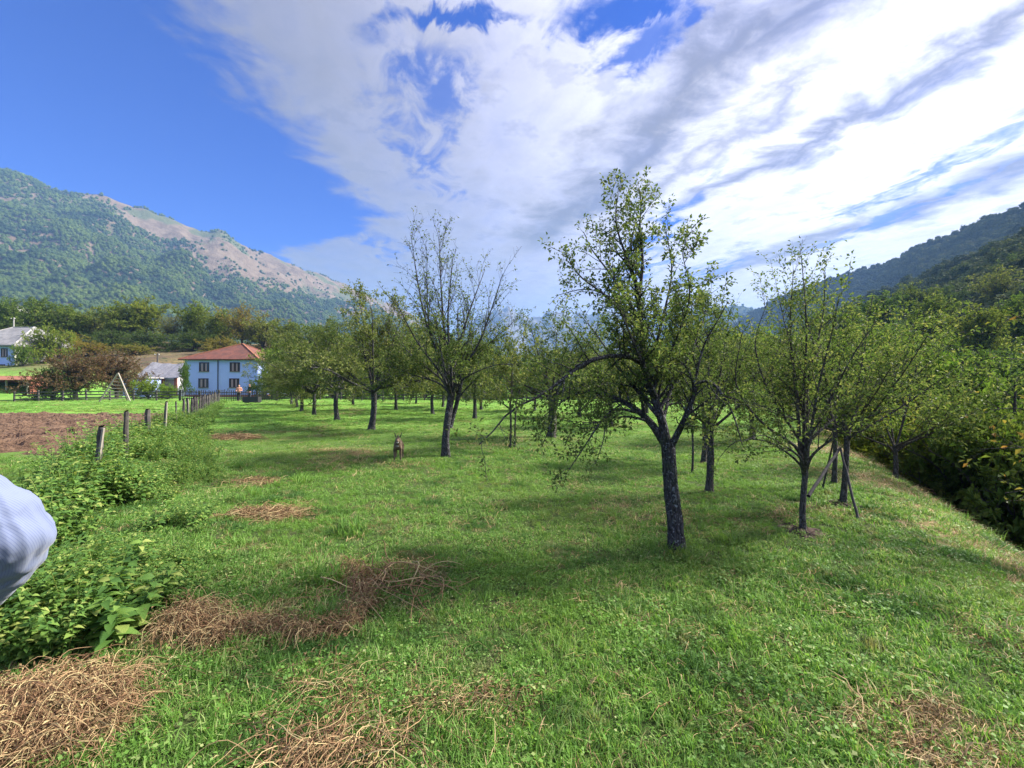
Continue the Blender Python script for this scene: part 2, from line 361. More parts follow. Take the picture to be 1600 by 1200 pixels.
# ---------------------------------------------------------------- mountains and hills
def loft(name, ridge, foot, material, amp=.06, ns=90, nt=260, prof=1.0, seed=0., rough=1.0, back=1.0):
    """ridge/foot: lists of 3-D points; front slope from foot up to ridge, then a back slope"""
    a = resample(catmull(ridge, 8), nt); f = resample(catmull(foot, 8), nt)
    s = np.linspace(0, 1, ns)[:, None, None]
    Pf = f[None]*(1-s) + a[None]*s
    hgt = (a[:, 2]-f[:, 2])[None, :, None]
    Pf[..., 2:] = f[None, :, 2:] + hgt*(s**prof)
    sc = np.linalg.norm(a-f, axis=1).mean()
    k = 9.0/sc
    nz = fbm(Pf[..., 0]*k+seed, Pf[..., 1]*k, 6)
    gul = np.abs(fbm(Pf[..., 0]*k*.8+seed+40, Pf[..., 1]*k*.8, 5))
    env = np.sin(np.pi*s[..., 0]**.7*.93)**.7
    Pf[..., 2] += hgt[..., 0]*amp*(nz*1.4 - gul*1.6 + .2)*env
    Pf[..., 2] += (hgt[..., 0]*.012*rough*fbm(np.arange(nt)[None]*.33+seed, np.zeros((1, nt)), 4))*s[..., 0]**4
    out = nrm((a-f)*np.array((1, 1, 0))); bk = []
    for q in (.15, .5, 1.0):
        pb = a + out*sc*back*q; pb[:, 2] = Pf[-1, :, 2]*(1-q) + f[:, 2]*q; bk.append(pb)
    Pa = np.concatenate([Pf, np.array(bk)], 0); n_ = len(Pa)
    i = np.arange(n_-1)[:, None]*nt; j = np.arange(nt-1)[None]
    Q = np.stack([i+j, i+j+1, i+nt+j+1, i+nt+j], -1).reshape(-1, 4)
    o = link(name, mesh_from(name, Pa.reshape(-1, 3), [Q]), material); tag(o, kind='structure')
    return Pf
def P(*a): return [p3(x, y, Yd) for x, y, Yd in a]
def slopemat(name, forest, bare, bare2, thr, sc):
    m = D.materials.new(name); m.use_nodes = True; N = NT(m.node_tree); b = m.node_tree.nodes['Principled BSDF']
    pos = N.n('ShaderNodeNewGeometry').outputs['Position']
    n1 = N.noise(pos, sc, 7, .65); 
    c = N.mix(N.ss(.35, .65, N.noise(pos, sc*7, 6, .7)), bare, bare2)
    c = N.mix(N.ss(thr-.03, thr+.03, n1), c, forest)
    N.set(b.inputs['Base Color'], c); b.inputs['Roughness'].default_value = .95; b.inputs['Specular IOR Level'].default_value = .05
    bm = N.n('ShaderNodeBump', Height=N.noise(pos, sc*16, 8, .75)); bm.inputs['Strength'].default_value = .8; bm.inputs['Distance'].default_value = 8
    N.set(b.inputs['Normal'], bm.outputs[0]); return m
M['mtn'] = slopemat('mountain_slope', (.075, .085, .04), (.10, .073, .048), (.155, .12, .085), .55, .0042)
M['farmtn'] = slopemat('far_rock', (.05, .06, .06), (.10, .10, .11), (.15, .15, .16), .50, .0012)
M['hill'] = slopemat('wooded_hill', (.05, .065, .03), (.07, .08, .035), (.09, .09, .05), .4, .01)
ML = loft('mountain', P((-1500, 150, 900), (-700, 170, 1000), (-300, 215, 1150), (-60, 256, 1280), (60, 284, 1360), (150, 301, 1450), (200, 321, 1500), (300, 349, 1620), (345, 358, 1680), (375, 376, 1740), (420, 398, 1850), (500, 430, 2050), (560, 452, 2250), (640, 490, 2600), (720, 540, 3100)),
     [(-2300, 150, -6), (-1400, 260, -4), (-700, 330, 2), (-500, 420, 0), (-440, 500, 0), (-330, 640, 0), (-150, 900, -4), (0, 1400, -6), (50, 2200, -8)], M['mtn'], .085, 130, 380, 1.25)
MF = loft('far_mountains', P((300, 560, 3575), (520, 540, 3575), (680, 530, 3520), (735, 505, 3520), (765, 492, 3520), (788, 484, 3520), (812, 492, 3520), (850, 489, 3492), (872, 485, 3465), (900, 489, 3492), (945, 486, 3520), (1000, 500, 3520), (1060, 480, 3520), (1120, 490, 3465), (1200, 520, 3410), (1400, 560, 3300)),
     [(-2000, 2700, -8), (-700, 2700, -8), (700, 2700, -8), (2400, 2700, -8)], M['farmtn'], .10, 90, 380, .9, 5., 6.0)
MC = loft('middle_hill', P((860, 585, 3000), (960, 560, 2900), (1040, 520, 2800), (1085, 492, 2700), (1125, 480, 2600), (1160, 478, 2500), (1200, 490, 2400), (1300, 520, 2200), (1500, 560, 2000)),
     [(0, 2200, -8), (400, 1900, -8), (900, 1700, -8), (1600, 1500, -8)], M['hill'], .08, 70, 260, 1.0, 11.)
HR = loft('right_hill', P((1020, 580, 2000), (1110, 530, 1750), (1180, 485, 1550), (1230, 463, 1400), (1300, 436, 1150), (1350, 421, 1050), (1400, 404, 950), (1450, 382, 860), (1500, 364, 780), (1550, 343, 710), (1600, 324, 650), (1800, 262, 500), (2200, 180, 400), (3200, 120, 300)),
     [(520, 1500, -8), (560, 1150, -8), (480, 760, -8), (330, 430, -8), (250, 260, -8), (240, 160, -7), (300, 60, -7), (420, -80, -7)], M['hill'], .06, 110, 320, 1.1, 21.)
HN = loft('near_hill', P((1130, 580, 700), (1240, 530, 560), (1320, 490, 470), (1400, 458, 400), (1470, 430, 340), (1540, 404, 290), (1600, 384, 250), (1750, 330, 200), (2100, 270, 160), (2900, 200, 120)),
     [(210, 560, -7), (200, 420, -7), (165, 280, -7), (118, 170, -7), (85, 105, -6.5), (80, 62, -6.5), (95, 25, -6.5), (160, -30, -6.5)], M['hill'], .05, 100, 260, 1.0, 31.)

# ---------------------------------------------------------------- stuff by geometry nodes
def proto_coll(name, objs):
    co = D.collections.new(name)
    for o in objs: co.objects.link(o)
    return co
def scatter(name, pts, rot, scl, idx, coll, mat_, label, cat):
    me = D.meshes.new(name); n = len(pts); me.vertices.add(n); me.vertices.foreach_set('co', np.asarray(pts, np.float32).ravel())
    for nm, ty, dat, key in (('rot', 'FLOAT_VECTOR', rot, 'vector'), ('scl', 'FLOAT_VECTOR', scl, 'vector'), ('idx', 'INT', idx, 'value')):
        a = me.attributes.new(nm, ty, 'POINT'); a.data.foreach_set(key, np.ascontiguousarray(dat, np.int32 if ty == 'INT' else np.float32).ravel())
    o = D.objects.new(name, me); C.objects.link(o); me.materials.append(mat_)
    ng = D.node_groups.new(name + '_nodes', 'GeometryNodeTree')
    ng.interface.new_socket('Geometry', in_out='INPUT', socket_type='NodeSocketGeometry'); ng.interface.new_socket('Geometry', in_out='OUTPUT', socket_type='NodeSocketGeometry')
    L = ng.links.new; nn = ng.nodes.new
    gi = nn('NodeGroupInput'); go = nn('NodeGroupOutput'); ip = nn('GeometryNodeInstanceOnPoints'); ci = nn('GeometryNodeCollectionInfo')
    ci.inputs['Collection'].default_value = coll; ci.inputs['Separate Children'].default_value = True; ci.inputs['Reset Children'].default_value = True
    ats = []
    for nm, ty in (('rot', 'FLOAT_VECTOR'), ('scl', 'FLOAT_VECTOR'), ('idx', 'INT')):
        q = nn('GeometryNodeInputNamedAttribute'); q.data_type = ty; q.inputs[0].default_value = nm; ats.append(q.outputs[0])
    mp = nn('GeometryNodeMeshToPoints'); L(gi.outputs[0], mp.inputs[0]); L(mp.outputs[0], ip.inputs['Points'])
    L(ci.outputs[0], ip.inputs['Instance']); ip.inputs['Pick Instance'].default_value = True; L(ats[2], ip.inputs['Instance Index'])
    e2r = nn('FunctionNodeEulerToRotation'); L(ats[0], e2r.inputs[0]); L(e2r.outputs[0], ip.inputs['Rotation']); L(ats[1], ip.inputs['Scale'])
    L(ip.outputs[0], go.inputs[0])
    md = o.modifiers.new('scatter', 'NODES'); md.node_group = ng
    tag(o, label, cat, kind='stuff'); return o
def pobj(name, V, polys, mat_, smooth=True):
    me = mesh_from(name, V, polys, smooth); me.materials.append(mat_); return D.objects.new(name, me)

# --- leaves as small folded faces; S = size (n,), returns verts and tris
def leaf_faces(Pp, dirs, nor, L_, wr=.5, fold=.18):
    dirs = nrm(dirs); side = nrm(np.cross(dirs, nor)); up = np.cross(side, dirs); L_ = L_[:, None]
    b = Pp; mid = Pp + dirs*L_*.45; tip = Pp + dirs*L_ - up*L_*.12
    l = mid + side*L_*wr*.5 + up*L_*fold; r = mid - side*L_*wr*.5 + up*L_*fold
    n = len(Pp); V = np.stack([b, l, tip, r], 1).reshape(-1, 3); k = np.arange(n)[:, None]*4
    T = np.concatenate([k+np.array([[0, 2, 1]]), k+np.array([[0, 3, 2]])], 0)
    return V, T
def blades(n, spread, h0, h1, wd, lean, r_, seg=2):
    a = r_.random(n)*2*np.pi; rr = spread*np.sqrt(r_.random(n)); base = np.stack([rr*np.cos(a), rr*np.sin(a), -.01*np.ones(n)], 1)
    h = h0+(h1-h0)*r_.random(n)**1.4; la = r_.random(n)*2*np.pi; ln = lean*(.25+r_.random(n)); d = np.stack([np.cos(la), np.sin(la), 0*la], 1)
    sd = np.stack([-np.sin(la+.6), np.cos(la+.6), 0*la], 1)*wd*(.6+.8*r_.random(n))[:, None]
    up = np.array([[0, 0, 1.]]); h = h[:, None]; ln = ln[:, None]
    m1 = base + up*h*.55 + d*h*ln*.35; tp = base + up*h*np.clip(1-ln*.45, .15, 1) + d*h*ln*1.0
    V = np.stack([base-sd*.5, base+sd*.5, m1-sd*.45, m1+sd*.45, tp], 1).reshape(-1, 3)
    k = np.arange(n)[:, None]*5
    return V, np.concatenate([k+np.array([[0, 1, 3, 2]])], 0), k+np.array([[2, 3, 4]])
def tuft(name, n, spread, h0, h1, wd, lean, seed, mt):
    V, q, t = blades(n, spread, h0, h1, wd, lean, np.random.default_rng(seed)); return pobj(name, V, [q, t], mt)
def clover(name, seed, n=26):
    r_ = np.random.default_rng(seed); Pp = np.stack([r_.normal(0, .05, n), r_.normal(0, .05, n), r_.uniform(.015, .06, n)], 1)
    a = r_.random(n)*6.28; d = np.stack([np.cos(a), np.sin(a), r_.normal(.1, .3, n)], 1); nn = r_.normal(0, .3, (n, 3))+[0, 0, 1]
    V, t = leaf_faces(Pp, d, nn, r_.uniform(.010, .022, n), .95, .05)
    V2, q2, t2 = blades(14, .06, .03, .07, .004, .8, r_); return pobj(name, np.vstack([V, V2]), [q2+len(V), np.vstack([t, t2+len(V)])], M['grass'])
GR = [tuft('grass_tuft', 34, .055, .035, .085, .0045, .8, 1, M['grass']), tuft('grass_tuft', 30, .06, .03, .07, .005, 1.1, 2, M['grass']),
      tuft('grass_tuft', 26, .05, .05, .12, .005, .7, 3, M['grass']), clover('clover', 4), clover('clover', 5),
      tuft('straw_tuft', 20, .08, .02, .10, .004, 1.7, 6, M['straw']), tuft('grass_tuft', 60, .09, .10, .24, .006, .75, 8, M['grass'])]
for k_, o_ in enumerate(GR): o_.name = 'a%02d_%s' % (k_, o_.name)
gcol = proto_coll('grass_protos', GR)
def in_plough(x, y): return (y > 9.9) & (y < 26.5) & (x < fenceX(y)-.6)
def field_pts(n, y0, y1, pw, r_, wide=1.65):
    """depth distribution ~ Y**pw between y0,y1, azimuth spread wide"""
    e = pw+1; u = r_.random(n); Yd = (y0**e + u*(y1**e-y0**e))**(1/e) if abs(e) > 1e-6 else y0*(y1/y0)**u
    Xd = (r_.random(n)*2-1)*wide*Yd; return Xd, Yd
def gpix(x, y):
    Yd = 3.
    for _ in range(60):
        X = (x-800)/F*Yd; Yd = .5*Yd + .5*(CH-float(gz(X, Yd)))*F/(y-HY)
    return ((x-800)/F*Yd, Yd)
TRAIL = [gpix(*q) for q in ((270, 1000), (330, 1003), (390, 985), (480, 992), (540, 985), (566, 950), (560, 915), (545, 890))]
HE = [(gpix(x, y), rx, ry) for x, y, rx, ry in ((55, 1130, .42, .34), (300, 980, .2, .18), (605, 915, .38, .2), (520, 1190, .3, .1), (420, 806, .45, .18), (370, 685, .8, .45))]
def heapmask(x, y):
    m_ = np.zeros(len(x)); tr_ = resample(np.array(TRAIL), 50)
    for p in tr_: m_ = np.maximum(m_, np.exp(-(((x-p[0])**2+(y-p[1])**2)/.075**2)**2))
    for c, rx, ry in HE: m_ = np.maximum(m_, .8*np.exp(-((((x-c[0])/rx)**2+((y-c[1])/ry)**2)**2)))
    return m_
r_ = np.random.default_rng(21)
Xs, Ys = [], []
for n, y0, y1, pw in ((13500, .9, 4.2, .9), (29000, 4.2, 11, .1), (29000, 11, 30, -.3), (14000, 30, 48, 0)):
    a, b_ = field_pts(n, y0, y1, pw, r_); Xs.append(a); Ys.append(b_)
Xg = np.concatenate(Xs); Yg = np.concatenate(Ys)
dl = (Xg-4.45-.55*(Yg-4.3))/1.14
ok = (~in_plough(Xg, Yg)) & (r_.random(len(Xg)) > heapmask(Xg, Yg)) & (dl < 4.5+.8*fbm(Xg, Yg, 2)); Xg, Yg, dl = Xg[ok], Yg[ok], dl[ok]; n = len(Xg)
dryn = fbm(Xg*.55+50, Yg*.55, 3) + .55*sstep(-1.2, .3, dl)*sstep(5, 2.5, dl) + .22*sstep(.9, 2.2, Xg)*sstep(3.4, 2.0, Yg) + .25*np.exp(-((Xg+2.0-(-.35)*(Yg-5))/1.2)**2)*(Yg > 4)
idx = r_.choice([0, 1, 2, 3, 4], n, p=[.39, .36, .15, .05, .05]); idx = np.where(r_.random(n) < np.clip((dryn-.22)*1.5, .05, .9), 5, idx)
tall = (fbm(Xg*.8+9, Yg*.8+70, 2) > .46) & (r_.random(n) < .15); idx = np.where(tall & (idx != 5), 6, idx)
s_ = (.75+.6*r_.random(n))*np.clip(.75+Yg*.055, .85, 2.6)*(1+.35*fbm(Xg*1.3, Yg*1.3, 2))
hz = np.interp(Yg, [1, 4, 7, 14, 48], [1.05, .85, .60, .45, .35])
scl = np.stack([s_, s_, s_*hz], 1); rot = np.stack([r_.normal(0, .12, n), r_.normal(0, .12, n), r_.random(n)*6.28], 1)
scatter('grass', np.stack([Xg, Yg, gz(Xg, Yg)], 1), rot, scl, idx, gcol, M['grass'], 'short green grass and clover covering the orchard meadow', 'grass')

# --- far forest
def blob_tree(seed, nf=650, size=.9, conifer=False):
    r_ = np.random.default_rng(seed); d = nrm(r_.normal(0, 1, (nf, 3)))
    lump = 1 + .28*np.sin(d[:, 0]*4+seed)*np.cos(d[:, 1]*5+seed) + .18*np.sin(d[:, 2]*9+seed*2)
    Rr = (3.6*lump)[:, None]*(.72+.28*r_.random((nf, 1))); Pp = d*Rr*np.array([1, 1, .95]) + [0, 0, 4.6]
    Pp = Pp[Pp[:, 2] > .8]; k = len(Pp); nn = nrm(Pp-[0, 0, 3.8]) + r_.normal(0, .35, (k, 3)); dd_ = np.cross(nn, r_.normal(0, 1, (k, 3)))
    V, t = leaf_faces(Pp, dd_, nn, size*(.6+.8*r_.random(k)), .8, .1)
    import bmesh
    bm_ = bmesh.new(); bmesh.ops.create_icosphere(bm_, subdivisions=2, radius=1); vs = np.array([v.co[:] for v in bm_.verts]); fs = np.array([[v.index for v in f.verts] for f in bm_.faces]); bm_.free()
    lp = 1 + .28*np.sin(vs[:, 0]*4+seed)*np.cos(vs[:, 1]*5+seed) + .18*np.sin(vs[:, 2]*9+seed*2)
    vs = vs*(2.9*lp)[:, None] + [0, 0, 4.5]
    return pobj('wood_crown', np.vstack([V, vs]), [np.vstack([t, fs+len(V)])], M['forest'], True)
M['forest'] = leafmat('forest_leaves', [(.06, .11, .03), (.09, .15, .035), (.13, .19, .045), (.17, .19, .06)], (0, .4, .75, .95), .3, rough=.85, spec=.05,
    big=[(.006, (.05, .09, .04), .46, .60), (.018, (.14, .20, .05), .50, .66)])
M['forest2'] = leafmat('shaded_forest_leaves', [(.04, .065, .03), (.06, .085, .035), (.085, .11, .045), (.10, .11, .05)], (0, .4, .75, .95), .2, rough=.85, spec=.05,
    big=[(.012, (.035, .055, .035), .46, .60), (.03, (.10, .115, .04), .52, .66)])  # backlit shade of the right hills put into a darker, greyer leaf colour
FT2 = None
FT = [blob_tree(s) for s in (1, 2, 3, 4)]
for k_, o_ in enumerate(FT): o_.name = 'b%02d_crown' % k_
fcol = proto_coll('forest_protos', FT); FD = []
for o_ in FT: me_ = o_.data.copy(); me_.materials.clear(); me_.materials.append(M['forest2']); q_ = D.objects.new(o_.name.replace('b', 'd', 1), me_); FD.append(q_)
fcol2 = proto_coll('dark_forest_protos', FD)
def slope_pts(Pg, n, seed, keep, tmax=1.0):
    r_ = np.random.default_rng(seed); ns, nt_, _ = Pg.shape
    # weight cells by area
    A = Pg[1:, :-1]-Pg[:-1, :-1]; B = Pg[:-1, 1:]-Pg[:-1, :-1]; ar = np.linalg.norm(np.cross(A, B), axis=-1); cam_d = np.hypot(Pg[:-1, :-1, 0], Pg[:-1, :-1, 1])
    vis = np.abs(np.arctan2(Pg[:-1, :-1, 0], Pg[:-1, :-1, 1])) < R(56)
    wgt = (ar*vis/np.maximum(cam_d, 150)**1.0).ravel(); c = r_.choice(len(wgt), n, p=wgt/wgt.sum()); ci, cj = np.unravel_index(c, ar.shape)
    u = r_.random((n, 1)); v = r_.random((n, 1)); Pp = Pg[ci, cj] + A[ci, cj]*u + B[ci, cj]*v; s = (ci+u[:, 0])/ns; t = (cj+v[:, 0])/nt_
    k = keep(Pp, s, t, r_); return Pp[k], s[k], t[k]
def lkeep(Pp, s, t, r_):
    # bare brown crest and rocky right shoulder, woods below
    n1 = fbm(Pp[:, 0]/130, Pp[:, 1]/130, 4)
    pxx = 800 + F*Pp[:, 0]/Pp[:, 1]
    lim = np.interp(pxx, [-200, 0, 60, 120, 200, 300, 400, 500, 600], [1.05, 1.05, .93, .87, .80, .66, .56, .62, .7])
    p = sstep(.14, -.10, s - lim + .16*n1) ; p = np.maximum(p, .10*(n1 > .15)); p = np.maximum(p, .95*((s > .985) & (vn(t*60, t*0) > .12)))
    p = np.where((pxx > 380) & (n1 > .1), p*.5, p)
    return r_.random(len(s)) < p
LP_, ls, lt = slope_pts(ML, 90000, 5, lkeep)
RP_, _, _ = slope_pts(HR, 14000, 6, lambda P_, s, t, r_: r_.random(len(s)) < .97)
NP_, _, _ = slope_pts(HN, 7000, 7, lambda P_, s, t, r_: r_.random(len(s)) < .97)
CP_, _, _ = slope_pts(MC, 5000, 9, lambda P_, s, t, r_: r_.random(len(s)) < .9)
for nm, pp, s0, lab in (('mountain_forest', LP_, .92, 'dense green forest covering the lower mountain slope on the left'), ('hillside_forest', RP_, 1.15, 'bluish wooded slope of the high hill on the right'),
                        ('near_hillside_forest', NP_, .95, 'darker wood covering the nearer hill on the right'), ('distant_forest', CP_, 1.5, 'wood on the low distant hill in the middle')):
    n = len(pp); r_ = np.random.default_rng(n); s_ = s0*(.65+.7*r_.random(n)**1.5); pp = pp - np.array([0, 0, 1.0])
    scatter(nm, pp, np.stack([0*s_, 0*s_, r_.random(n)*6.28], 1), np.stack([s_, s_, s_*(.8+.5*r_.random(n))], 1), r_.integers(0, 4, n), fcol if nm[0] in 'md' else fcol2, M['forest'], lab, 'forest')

# ---------------------------------------------------------------- trees
def spawn(P_, R_, dens, t0, L0, L1, ang, up, r_, n=6, wander=.25, grav=0., rr=.5, rmin=.002, t1=1., taper=.15, lcurve=None):
    """children of branches P_(N,m,3): per-metre density, length L0..L1, angle to the parent, upward pull"""
    N_, m_, _ = P_.shape; seg = np.linalg.norm(np.diff(P_, axis=1), axis=-1); Ln = seg.sum(1)
    cnt = r_.poisson(np.maximum(Ln*dens*(t1-t0), 0)); par = np.repeat(np.arange(N_), cnt); k = len(par)
    if k == 0: return np.zeros((0, n, 3)), np.zeros((0, n))
    t = t0 + (t1-t0)*r_.random(k); f = t*(m_-1); i0 = np.minimum(f.astype(int), m_-2); fr = (f-i0)[:, None]
    p = P_[par, i0]*(1-fr) + P_[par, i0+1]*fr; rp = R_[par, i0]*(1-fr[:, 0]) + R_[par, i0+1]*fr[:, 0]
    tg = nrm(P_[par, i0+1]-P_[par, i0]); rd = r_.normal(0, 1, (k, 3)); pr = nrm(rd-(rd*tg).sum(1, keepdims=True)*tg)
    a = R(ang)*(.7+.6*r_.random((k, 1))); d = nrm(tg*np.cos(a)+pr*np.sin(a)+np.array([[0, 0, up]]))
    L_ = (L0+(L1-L0)*r_.random(k)); L_ = L_*(1.15-.5*t) if lcurve is None else L_*lcurve(t)
    st = (L_/(n-1))[:, None]; out = [p]; turn = r_.normal(0, 1, (k, 3))
    for q in range(n-1):
        d = nrm(d + wander*(.6*r_.normal(0, 1, (k, 3))+.4*turn)/ (n-1)*2 + np.array([[0, 0, grav]])/(n-1)); out.append(out[-1]+d*st)
    Pn = np.stack(out, 1); r0 = np.maximum(np.minimum(rp*rr, .006+.011*L_*3), rmin); Rn = r0[:, None]*np.linspace(1, taper, n)[None]
    return Pn, np.maximum(Rn, rmin*.6)
def leaves_on(P_, dens, size, r_, t0=.1, droop=.15, keep=None, wr=.55, jit=.02, node=.05):
    N_, m_, _ = P_.shape; Ln = np.linalg.norm(np.diff(P_, axis=1), axis=-1).sum(1); cnt = r_.poisson(Ln*dens); par = np.repeat(np.arange(N_), cnt); k = len(par)
    t = r_.random(k); K = np.maximum(np.round(Ln[par]/max(node, size*1.6)), 1); t = np.where(r_.random(k) < .75, (np.floor(t*K)+.9)/K, t); t = t0+(1-t0)*t; f = t*(m_-1); i0 = np.minimum(f.astype(int), m_-2); fr = (f-i0)[:, None]
    p = P_[par, i0]*(1-fr)+P_[par, i0+1]*fr; tg = nrm(P_[par, i0+1]-P_[par, i0])
    if keep is not None: q = r_.random(k) < keep(p); p, tg = p[q], tg[q]; k = len(p)
    rd = nrm(r_.normal(0, 1, (k, 3))); d = nrm(tg*.5+rd*.9-np.array([[0, 0, droop]])); nn = nrm(r_.normal(0, .55, (k, 3))+np.array([[0, 0, 1.]]))
    return leaf_faces(p+rd*jit, d, nn, size*(.6+.7*r_.random(k)), wr)
def limbs_to_arrays(limbs, n=16):
    Ps, Rs = [], []
    for pts, r0, r1 in limbs:
        c = resample(catmull(pts, 6), n); Ps.append(c); Rs.append(r0+(r1-r0)*np.linspace(0, 1, n)**.8)
    return np.array(Ps), np.array(Rs)
def trunk_mesh(pts, r0, r1, k=14, n=40, flare=.55, seed=0):
    c = resample(catmull(pts, 8), n); t = np.linspace(0, 1, n); rad = r0+(r1-r0)*t + r0*flare*np.exp(-t*11)
    V, Q = tube_batch(c[None], rad[None], k); rr = np.random.default_rng(seed)
    cc = np.repeat(c, k, 0); a = np.tile(np.arange(k), n); tt = np.repeat(t, k)
    f = 1 + .16*np.sin(a*2*np.pi/k*3+seed+tt*5) * (.5+np.exp(-tt*8)) + .10*fbm(a*1.0+seed, tt*12, 3)
    return cc + (V-cc)*f[:, None], Q
def make_tree(name, loc, trunk, r0, r1, limbs, P2, P3, LF, leafm, barkm, seed, shoots=None, rz=0., base_below=.06):
    """trunk: polyline; limbs: (pts, r0, r1); P2/P3: spawn keyword sets; LF: (density, size, keep)"""
    r_ = np.random.default_rng(seed); root = empty(name, loc, rz)
    tp = [np.array(trunk[0])-[0, 0, base_below]] + [np.array(q) for q in trunk[1:]]
    V, Q = trunk_mesh(tp, r0, r1, seed=seed); mb = MB(); mb.add(V, Q); mb.build('trunk', barkm, root, True)
    LPa, LRa = limbs_to_arrays(limbs); bb = MB(); bb.add(*tube_batch(LPa, LRa, 7))
    A, Ar = spawn(LPa, LRa, r_=r_, **P2); bb.add(*tube_batch(A, Ar, 5))
    if shoots: S_, Sr = spawn(np.concatenate([LPa]), LRa, r_=r_, **shoots); bb.add(*tube_batch(S_, Sr, 4))
    B_, Br = spawn(A, Ar, r_=r_, **P3); bb.add(*tube_batch(B_, Br, 3)); bb.build('branches', barkm, root, True)
    dens, size, keep = LF
    Vl, Tl = leaves_on(B_, dens, size, r_, keep=keep); parts = [(Vl, Tl)]
    parts.append(leaves_on(A, dens*.5, size, r_, t0=.35, keep=keep))
    if shoots: parts.append(leaves_on(S_, dens*1.2, size, r_, t0=.15, keep=keep))
    fo = MB()
    for v, t in parts: fo.add(v, (), t)
    fo.build('foliage', leafm, root)
    return root
def auto_limbs(r_, top, h, nl, spread, curve=.5, rad=.05, droop=0., low=0.):
    out = []
    for k in range(nl):
        a = k*2.399 + r_.random()*.5; rr = spread*(.65+.5*r_.random()); z = h*(.55+.45*r_.random())
        if k % 3 == 0: rr *= .4; z = h*(.92+.15*r_.random())
        if low and k % 3 == 1: rr *= 1.1; z = h*(low+.2*r_.random())
        d = np.array([math.cos(a), math.sin(a), 0]); b = np.array(top) - [0, 0, .15*r_.random()]
        p1 = b + d*rr*.35+[0, 0, z*.28]; p2 = b + d*rr*.75 + [0, 0, z*(.66)]; p3_ = b + d*rr*1.05 + [0, 0, z*(1.-droop)]
        out.append(([b, p1, p2, p3_], rad*(.8+.3*r_.random()), rad*.15))
    return out
ORCH = 'fruit trees of the orchard'
# ---- the big apple tree in the right foreground: limbs traced, each at its own depth
Y1 = 4.36; base1 = np.array(gp(1055, Y1))
def q1(x, y, dyy=0.):
    Yd = Y1+dyy; return p3(x, y, Yd)-base1
tr1 = [(0, 0, 0), q1(1054, 815), q1(1049, 760), q1(1046, 715, .0), q1(1043, 690)]
lm1 = [([q1(1043, 700), q1(1032, 650, .03), q1(1012, 590, .08), q1(1003, 530, .05), q1(998, 470), q1(990, 430, -.05), q1(975, 405, -.1)], .050, .018),     # leader
       ([q1(998, 470), q1(1004, 410, .05), q1(1000, 350, .05), q1(1002, 325, .05), q1(1000, 295, .0)], .022, .003),
       ([q1(990, 430), q1(968, 370, -.1), q1(962, 335, -.15), q1(966, 305, -.2)], .018, .003),
       ([q1(1000, 500), q1(955, 430, .2), q1(925, 390, .35), q1(912, 362, .4)], .022, .003),
       ([q1(1003, 520), q1(950, 465, -.25), q1(905, 430, -.4), q1(882, 390, -.5)], .020, .003),
       ([q1(1005, 540), q1(955, 468, .1), q1(915, 452, .2), q1(868, 462, .3)], .016, .003),
       ([q1(1012, 590), q1(1035, 500, .2), q1(1050, 420, .35), q1(1036, 345, .3)], .022, .003),
       ([q1(1020, 610), q1(1060, 520, -.2), q1(1078, 460, -.3), q1(1066, 395, -.35)], .020, .003),
       ([q1(1030, 640), q1(1075, 560, .3), q1(1098, 505, .5), q1(1108, 460, .55)], .024, .003),
       ([q1(1050, 695), q1(1072, 650, -.1), q1(1085, 612, -.15), q1(1082, 590, -.2)], .036, .020),
       ([q1(1083, 606, -.15), q1(1100, 540, -.2), q1(1122, 500, -.3), q1(1138, 470, -.35)], .016, .003),
       ([q1(1083, 600, -.15), q1(1112, 598, -.2), q1(1142, 640, -.3), q1(1160, 695, -.35)], .017, .004),
       ([q1(1015, 600), q1(1000, 565, -.2), q1(960, 556, -.4), q1(918, 566, -.6), q1(880, 592, -.75), q1(845, 618, -.85), q1(800, 640, -.95), q1(772, 672, -1.), q1(748, 695, -1.05)], .030, .004),
       ([q1(930, 560, -.5), q1(890, 580, -.5), q1(868, 620, -.45), q1(862, 660, -.4), q1(845, 700, -.4)], .018, .003),
       ([q1(1040, 695), q1(1012, 655, .1), q1(975, 628, .3), q1(930, 612, .5), q1(890, 620, .6), q1(850, 650, .7)], .045, .005),
       ([q1(1000, 645, .1), q1(960, 640, -.1), q1(935, 665, -.3), q1(905, 710, -.4), q1(885, 740, -.45)], .018, .003),
       ([q1(975, 628, .3), q1(950, 650, .3), q1(942, 690, .2), q1(930, 725, .2)], .012, .003),
       ([q1(1028, 650), q1(975, 585, .2), q1(930, 520, .35), q1(905, 490, .5)], .024, .003),
       ([q1(1035, 660), q1(1050, 600, .5), q1(1060, 540, .9), q1(1075, 500, 1.0)], .022, .003),
       ([q1(1025, 620), q1(1000, 560, -.5), q1(975, 500, -.8), q1(960, 455, -.9)], .022, .003)]
def keep1(p): return .55+.45*sstep(-1.6, .2, p[:, 0]) * np.where(p[:, 2] < 1.3, .7, 1)
t = make_tree('apple_tree', tuple(base1), tr1,   .074, .066, lm1, dict(dens=15, t0=.15, L0=.18, L1=.50, ang=50, up=.22, grav=.05, rr=.5, rmin=.0028, wander=.35),
    dict(dens=12, t0=.12, L0=.07, L1=.24, ang=45, up=.35, n=4, rr=.6, rmin=.0015), (95, .038, keep1), M['apple'], M['bark'], 101,
    shoots=dict(dens=1.8, t0=.3, L0=.3, L1=.55, ang=20, up=1.2, rr=.35, rmin=.0028, wander=.15))
tag(t, 'large apple tree in right foreground with lichen-spotted dark trunk and long arching left limb', 'tree', ORCH)

